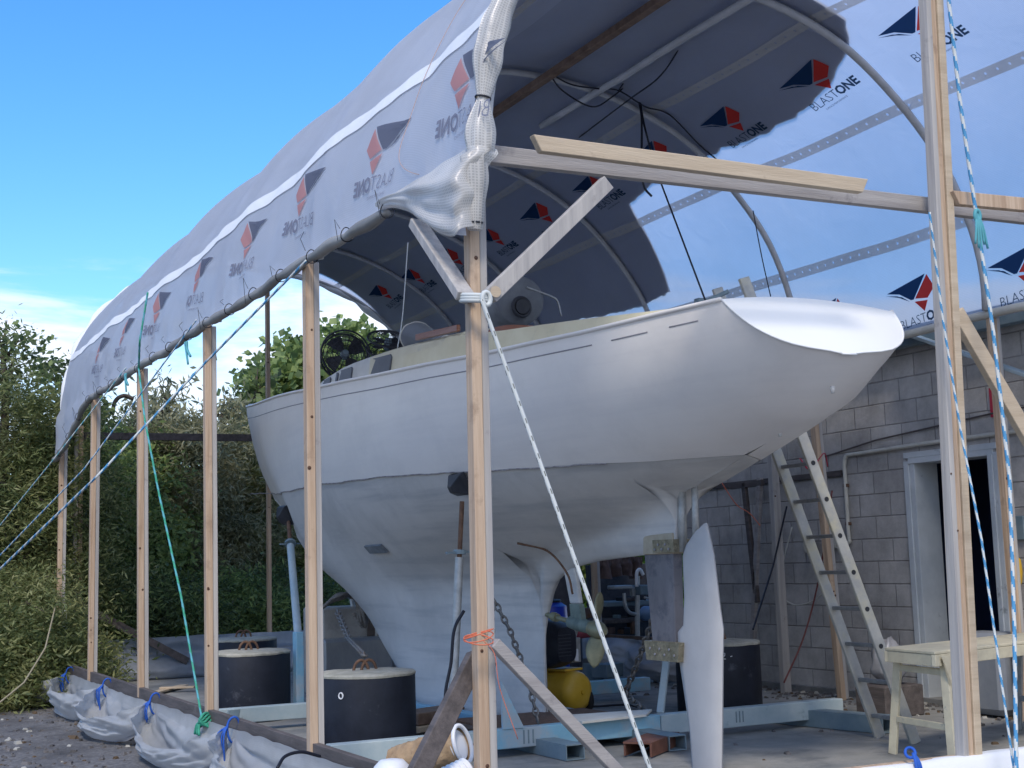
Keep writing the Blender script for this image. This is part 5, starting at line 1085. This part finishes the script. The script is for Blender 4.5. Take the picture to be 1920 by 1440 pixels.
bb=thing('plastic_barrel','bright blue plastic barrel just behind the keel','barrel',tuple(at(1030,1260,v=12.6))); c=at(1026,1190,v=12.6)
b=MB(); b.lathe((c.x,c.y,0),[(.20,0),(.22,.03),(.22,.3),(.23,.32),(.22,.34),(.22,.62),(.23,.64),(.22,.66),(.21,.83),(.15,.87)],32); b.build('barrel_shell',bluebarrel,bb,auto=40)
b=MB(); b.lathe((c.x,c.y,0),[(.15,.868),(.155,.89),(.14,.9)],24); b.build('barrel_lid',black,bb,auto=40)
c=at(1048,1190,v=12.9); b=MB(); b.tube([c,c+Vector((.5,0,.02))],[.07,.06],12); tag(b.build('red_bundle',pinkm,smooth=True),'faded red roll lying behind the yellow compressor','bundle')
c=at(1045,1130,v=13.6); b=MB(); b.lathe((c.x,c.y,.1),[(.25,0),(.26,.1),(.26,1.1),(.2,1.25)],24); tag(b.build('dark_bin',darkbg,auto=40),'tall dark bin in the shade behind the propeller','bin')
b=MB(); a_,c_=rectv(1262,1160,1290,1210,12.4); b.box(((a_.x+c_.x)/2,12.4,(a_.z+c_.z)/2),(.4,.1,.5)); tag(b.build('grey_crate',dusty,bevel=.01),'small grey-brown crate behind the lower rudder bearing','crate')
b=MB(); a_=at(1140,1278,z=0); b.box((a_.x,a_.y,.12),(.30,.20,.14),Matrix.Rotation(.4,3,'Z')); b.box((a_.x-.12,a_.y+.1,.10),(.04,.25,.18),Matrix.Rotation(.4,3,'Z')); tag(b.build('trolley_end',slate_steel,bevel=.005),'dark box-section steel end right of the compressor wheel','steel section')
# shapes under the bench: upturned white tub and hull-like shell, silver bag
kz=thing('upturned_dinghy','upturned pale grey dinghy shell lying by the building, seen under the platform','dinghy',(7.9,6.6,0))
def dg(a,b_):
    t=a*2-1; w_=.30*(1-abs(t)**2.6)**.6+.01; ang=PI*b_; return Vector((8.05+t*.35,6.5+t*1.15,.04))+Vector((w_*math.cos(ang),-w_*.3*math.cos(ang),.30*(1-abs(t)**3)*math.sin(ang)))
grid('hull_shell',40,24,dg,mat('chalk_white_shell',(.45,.45,.44),.5,(.56,.56,.54),3,4),kz,thick=.012); b=MB(); b.tube([dg(k/30,.02) for k in range(31)],.02,7); b.build('gunwale',galv,kz,smooth=True)
b=MB(); b.box((8.30,8.05,.33),(.35,.5,.62)); tag(b.build('water_tank',mat('grey_blue_tank',(.20,.22,.26),.6,(.26,.28,.31),4,5),bevel=.05),'grey-blue square tank beside the doorway behind the platform','tank')
def bagf(a,b_):
    t=2*PI*a; ph=PI*(b_-.5); r=.14*(1+.25*nz(math.cos(t)*2,math.sin(t)*2,ph*2)); c=at(1700,1275,z=.42) if 0 else Vector((7.75,8.6,.40)); return c+Vector((r*math.cos(t)*math.cos(ph),r*math.sin(t)*math.cos(ph),r*1.3*math.sin(ph)))
o=grid('silver_bag',26,20,bagf,silver_m,None); tag(o,'crumpled silver plastic bag seen between the platform legs','bag')
b=MB(); b.box((7.75,8.62,.12),(.4,.35,.24)); tag(b.build('low_crate',wood_dark,bevel=.01),'low dark timber crate under the silver bag','crate')
# ------------------------------------------------------------------ vegetation
def leafmat(name,c1,c2,c3):
    m,nt,b=newmat(name); N=nt.nodes; L=nt.links; tc=N.new('ShaderNodeTexCoord'); n=N.new('ShaderNodeTexNoise'); n.inputs['Scale'].default_value=2.2; n.inputs['Detail'].default_value=4; L.new(tc.outputs['Object'],n.inputs['Vector'])
    g=N.new('ShaderNodeNewGeometry'); a=N.new('ShaderNodeMath'); a.operation='MULTIPLY_ADD'; a.inputs[1].default_value=.32; L.new(g.outputs['Random Per Island'],a.inputs[0]); L.new(n.outputs[0],a.inputs[2])
    r=N.new('ShaderNodeValToRGB'); e=r.color_ramp.elements; e[0].position=.40; e[0].color=(*c1,1); e[1].position=.82; e[1].color=(*c3,1); k=e.new(.60); k.color=(*c2,1); L.new(a.outputs[0],r.inputs[0]); L.new(r.outputs[0],b.inputs['Base Color'])
    b.inputs['Roughness'].default_value=.55; out=[x for x in N if x.type=='OUTPUT_MATERIAL'][0]
    tl=N.new('ShaderNodeBsdfTranslucent'); L.new(r.outputs[0],tl.inputs[0]); mx=N.new('ShaderNodeMixShader'); mx.inputs[0].default_value=.42; L.new(b.outputs[0],mx.inputs[1]); L.new(tl.outputs[0],mx.inputs[2]); L.new(mx.outputs[0],out.inputs[0]); return m
lf_olive=leafmat('olive_feathery_foliage',(.06,.09,.035),(.16,.20,.07),(.32,.33,.14))
lf_green=leafmat('mid_green_foliage',(.075,.12,.05),(.19,.27,.09),(.33,.42,.14))
lf_dark=leafmat('dark_broad_foliage',(.055,.08,.045),(.12,.17,.07),(.23,.30,.10))
lf_bright=leafmat('bright_glossy_foliage',(.03,.07,.01),(.07,.16,.025),(.16,.32,.05))
lf_grey=leafmat('grey_olive_foliage',(.11,.125,.07),(.26,.265,.15),(.42,.41,.25))
bark=mat('tree_bark',(.05,.04,.035),.9,(.12,.10,.085),14,7,.5,40)
def leafset(b,c,n,rad,size,slim,droop,rnd):
    for _ in range(n):
        p=c+Vector((rnd.gauss(0,rad[0]),rnd.gauss(0,rad[1]),rnd.gauss(0,rad[2])))
        d=Vector((rnd.uniform(-1,1),rnd.uniform(-1,1),rnd.uniform(-.6,.8)-droop)).normalized(); s=d.cross(Vector((rnd.uniform(-1,1),rnd.uniform(-1,1),rnd.uniform(-1,1)))).normalized()
        L_=size*rnd.uniform(.6,1.4); w_=L_*slim; o=len(b.v)
        b.v+= [tuple(p),tuple(p+d*L_*.5+s*w_),tuple(p+d*L_),tuple(p+d*L_*.5-s*w_)]; b.f.append((o,o+1,o+2,o+3)); b.m.append(0)
def tree(name,label,x,y,h,rx,ry,nclump,nleaf,size,slim,droop,m,z0=.3,seed=0,group=None,trunk=True,low=0,cat='tree',spread=.20,shell=.55,shape=0):
    rnd=random.Random(seed*31+5); g=gz(x,y) if -8<x<3 else -.1
    t=thing(name,label,cat,(x,y,g),group); b=MB(); cz=g+(z0+h)/2; rz=(h-z0)/2; tips=[]
    for k in range(nclump):
        while True:
            q=Vector((rnd.uniform(-1,1),rnd.uniform(-1,1),rnd.uniform(-1,1)))
            if q.length<1 and q.length>shell*rnd.random()**.5: break
        wd=1 if shape==0 else lerp(1.15,.5,(q.z+1)/2)
        rr=1+.22*noise.noise(q*2.1+Vector((seed,0,0)))
        c=Vector((x+q.x*rx*wd*rr,y+q.y*ry*wd*rr,cz+q.z*rz*rr))
        if c.z<g+.1: c.z=g+.1+rnd.random()*.4
        tips.append(c); sp_=spread*rnd.uniform(.6,1.4); leafset(b,c,nleaf,(sp_,sp_,sp_*.7),size,slim,droop,rnd)
    b.build('crown',m,t)
    tb=MB(); tb.tube([(x,y,g-.1),(x+.05,y,g+h*.3),(x-.04,y+.05,g+h*.6),(x,y,g+h*.85)],[.05+h*.018,.04+h*.014,.02+h*.008,.01],8)
    rnd.shuffle(tips)
    for c in tips[:26]:
        z=g+h*rnd.uniform(.2,.65); s=Vector((x,y,z)); mdp=s.lerp(c,.5)+Vector((rnd.uniform(-.1,.1),rnd.uniform(-.1,.1),.12)); tb.tube([s,mdp,c],[.025+h*.002,.014,.005],5)
    tb.build('trunk',bark,t); return t
HG='trees and shrubs of the dense hedge beyond the yard'
def pxt(px_,py_,v): p=at(px_,py_,v=v); return p.x,p.z
# hedge line: px centre, v depth, px top -> height
SP=[('feathery_shrub','tall olive feathery shrub at the far left edge, reaching into the sky',-30,17.5,640,1.5,lf_olive,60,.10,.20,.2),
('feathery_shrub','broad olive shrub left of the far corner post',75,18.0,735,1.0,lf_olive,60,.10,.20,.2),
('feathery_shrub','lower yellowish feathery bush at the left foot of the hedge',30,16.6,1060,.8,lf_olive,34,.08,.2,.2),
('leafy_shrub','dark green shrub behind the far left corner post',150,19.0,800,1.1,lf_green,50,.11,.33,.1),
('leafy_shrub','mid green shrub between the two leftmost posts and the next',225,20.0,795,1.1,lf_green,55,.12,.36,.1),
('leafy_shrub','grey-olive drooping shrub behind the green rope',310,20.3,770,1.2,lf_grey,60,.13,.17,.5),
('leafy_shrub','olive shrub with pale drooping leaves between the third and fourth posts',390,20.6,775,1.2,lf_grey,60,.13,.17,.5),
('leafy_shrub','dense olive shrub just left of the bow',455,21.0,800,1.2,lf_olive,60,.12,.2,.3),
('leafy_shrub','shrub behind the bow, above the far drum',540,21.3,830,1.3,lf_green,55,.12,.3,.3),
('leafy_shrub','dark shrub under the bow beyond the rope heap',630,21.6,850,1.4,lf_dark,55,.13,.4,.1),
('leafy_shrub','dark shrub beyond the dusty cabin box',740,22.0,880,1.5,lf_dark,50,.13,.4,.1)]
for i,(nm,lab,px_,v,py_,r,m,nc,sz,sl_,dr) in enumerate(SP):
    x,z=pxt(px_,py_,v); tree(nm,lab,x,v,z+.12,r,.9,int(nc*3.3),230,sz*.85,sl_*.52,dr,m,z0=-.1,seed=i+1,group=HG,cat='shrub',spread=.17,shell=.8)
for i,(px_,v,py_,r,lab) in enumerate([(10,16.2,1170,.75,'low bright green bush at the left edge by the gravel'),(95,16.9,1200,.6,'low bush beside the far left skirt corner'),(190,18.2,1080,.9,'low dark bush behind the leftmost posts'),(300,18.6,1090,.9,'low dark bush behind the green rope foot'),(420,19.0,1080,1.0,'low dark bush above the second drum'),(520,19.4,1070,1.0,'low bush beyond the farthest drum')]):
    x,z=pxt(px_,py_,v); tree('low_bush',lab,x,v,z+.12,r,.7,150,150,.085,.13,.1,[lf_olive,lf_olive,lf_dark,lf_dark,lf_green,lf_dark][i],z0=-.1,seed=40+i,group=HG,cat='shrub',spread=.17,shell=.7)
def wispy(px_,v,ytop,ybot,r,lab,m,seed,n=26,size=.16,slim=.13,droop=.9,nl=26,sp_=.16):
    x,zt_=pxt(px_,ytop,v); _,zb_=pxt(px_,ybot,v); rnd=random.Random(seed); t=thing('wispy_tree',lab,'tree',(x,v,0)); b=MB(); tb=MB()
    tb.tube([(x,v,0),(x+.05,v,zb_),(x,v,lerp(zb_,zt_,.5)),(x+.05,v,zt_)],[.07,.05,.025,.006],7)
    for k in range(n):
        a=rnd.uniform(0,2*PI); f=rnd.random(); rr=r*rnd.uniform(.3,1)*(1-.4*f); c=Vector((x+rr*math.cos(a),v+rr*math.sin(a)*.7,lerp(zb_,zt_,f))); leafset(b,c,nl,(sp_,sp_,sp_*.8),size,slim,droop,rnd)
        s=Vector((x+.02,v,lerp(zb_,zt_,max(0,f-.35)))); tb.tube([s,s.lerp(c,.5)+Vector((0,0,.08)),c],[.02,.012,.004],5)
    b.build('crown',m,t); tb.build('trunk',bark,t)
wispy(130,19.5,665,800,.75,'thin dark-leaved tree top against the clouds behind the far end of the roof',lf_dark,3,30,.10,.3,.2,46,.13)
wispy(5,17.8,600,720,.7,'sparse treetop touching the left edge of the photo',lf_dark,4,16,.10,.3,.2,30,.12)
wispy(310,20.6,712,830,.85,'sparse drooping-leaved tree between the third and fourth posts',lf_grey,5,34,.14,.13,.9,30,.14)
wispy(415,20.9,745,850,.8,'sparse drooping-leaved tree between the bow and the nearest left posts',lf_grey,6,30,.14,.13,.9,30,.14)
wispy(478,22.0,690,800,.35,'narrow dark tree top just left of the bow against cloud',lf_dark,8,12,.12,.4,.0,44,.13)
b=MB(); b.tube(curve([at(205,775,v=20),at(222,745,v=20),at(240,745,v=20),at(246,730,v=20),at(262,735,v=20)],6),[.03]*25,7) if 0 else b.tube(curve([at(210,778,v=19.8),at(216,752,v=19.8),at(232,742,v=19.8),at(250,748,v=19.8)],6),.03,7); tag(b.build('bare_branch',bark,smooth=True),'crooked bare branch rising above the hedge between left posts','branch')
for i,(px_,v,py_,r,lab,m) in enumerate([(560,25,640,1.3,'dark green tree behind the second post, above the bow',lf_bright),(660,25.5,600,1.5,'bright broad-leaved tree behind the deck fans',lf_bright),(760,26,690,1.2,'broad-leaved tree mostly hidden behind the cabin top',lf_dark)]):
    x,z=pxt(px_,py_,v); tree('broadleaf_tree',lab,x,v,z+.12,r,1.1,230,50,.16,.42,.0,[lf_green,lf_green,lf_dark][i],z0=1.4,seed=60+i,group='leafy trees behind the bow',spread=.2,shell=.6)
for i,(px_,v,py_,r,lab,m,h0) in enumerate([(1050,17.5,985,.9,'green shrub beyond the propeller',lf_green,0),(1200,16.8,1010,.9,'bright green shrub above the drill press',lf_bright,0),(1120,18.5,960,1.2,'dark shrub behind the tool rack',lf_dark,0)]):
    x,z=pxt(px_,py_,v); tree('yard_shrub',lab,x,v,z+.12,r,.7,110,60,.13,.42,.0,m,z0=0,seed=80+i,group='shrubs at the back of the yard',cat='shrub',spread=.17,shell=.6)
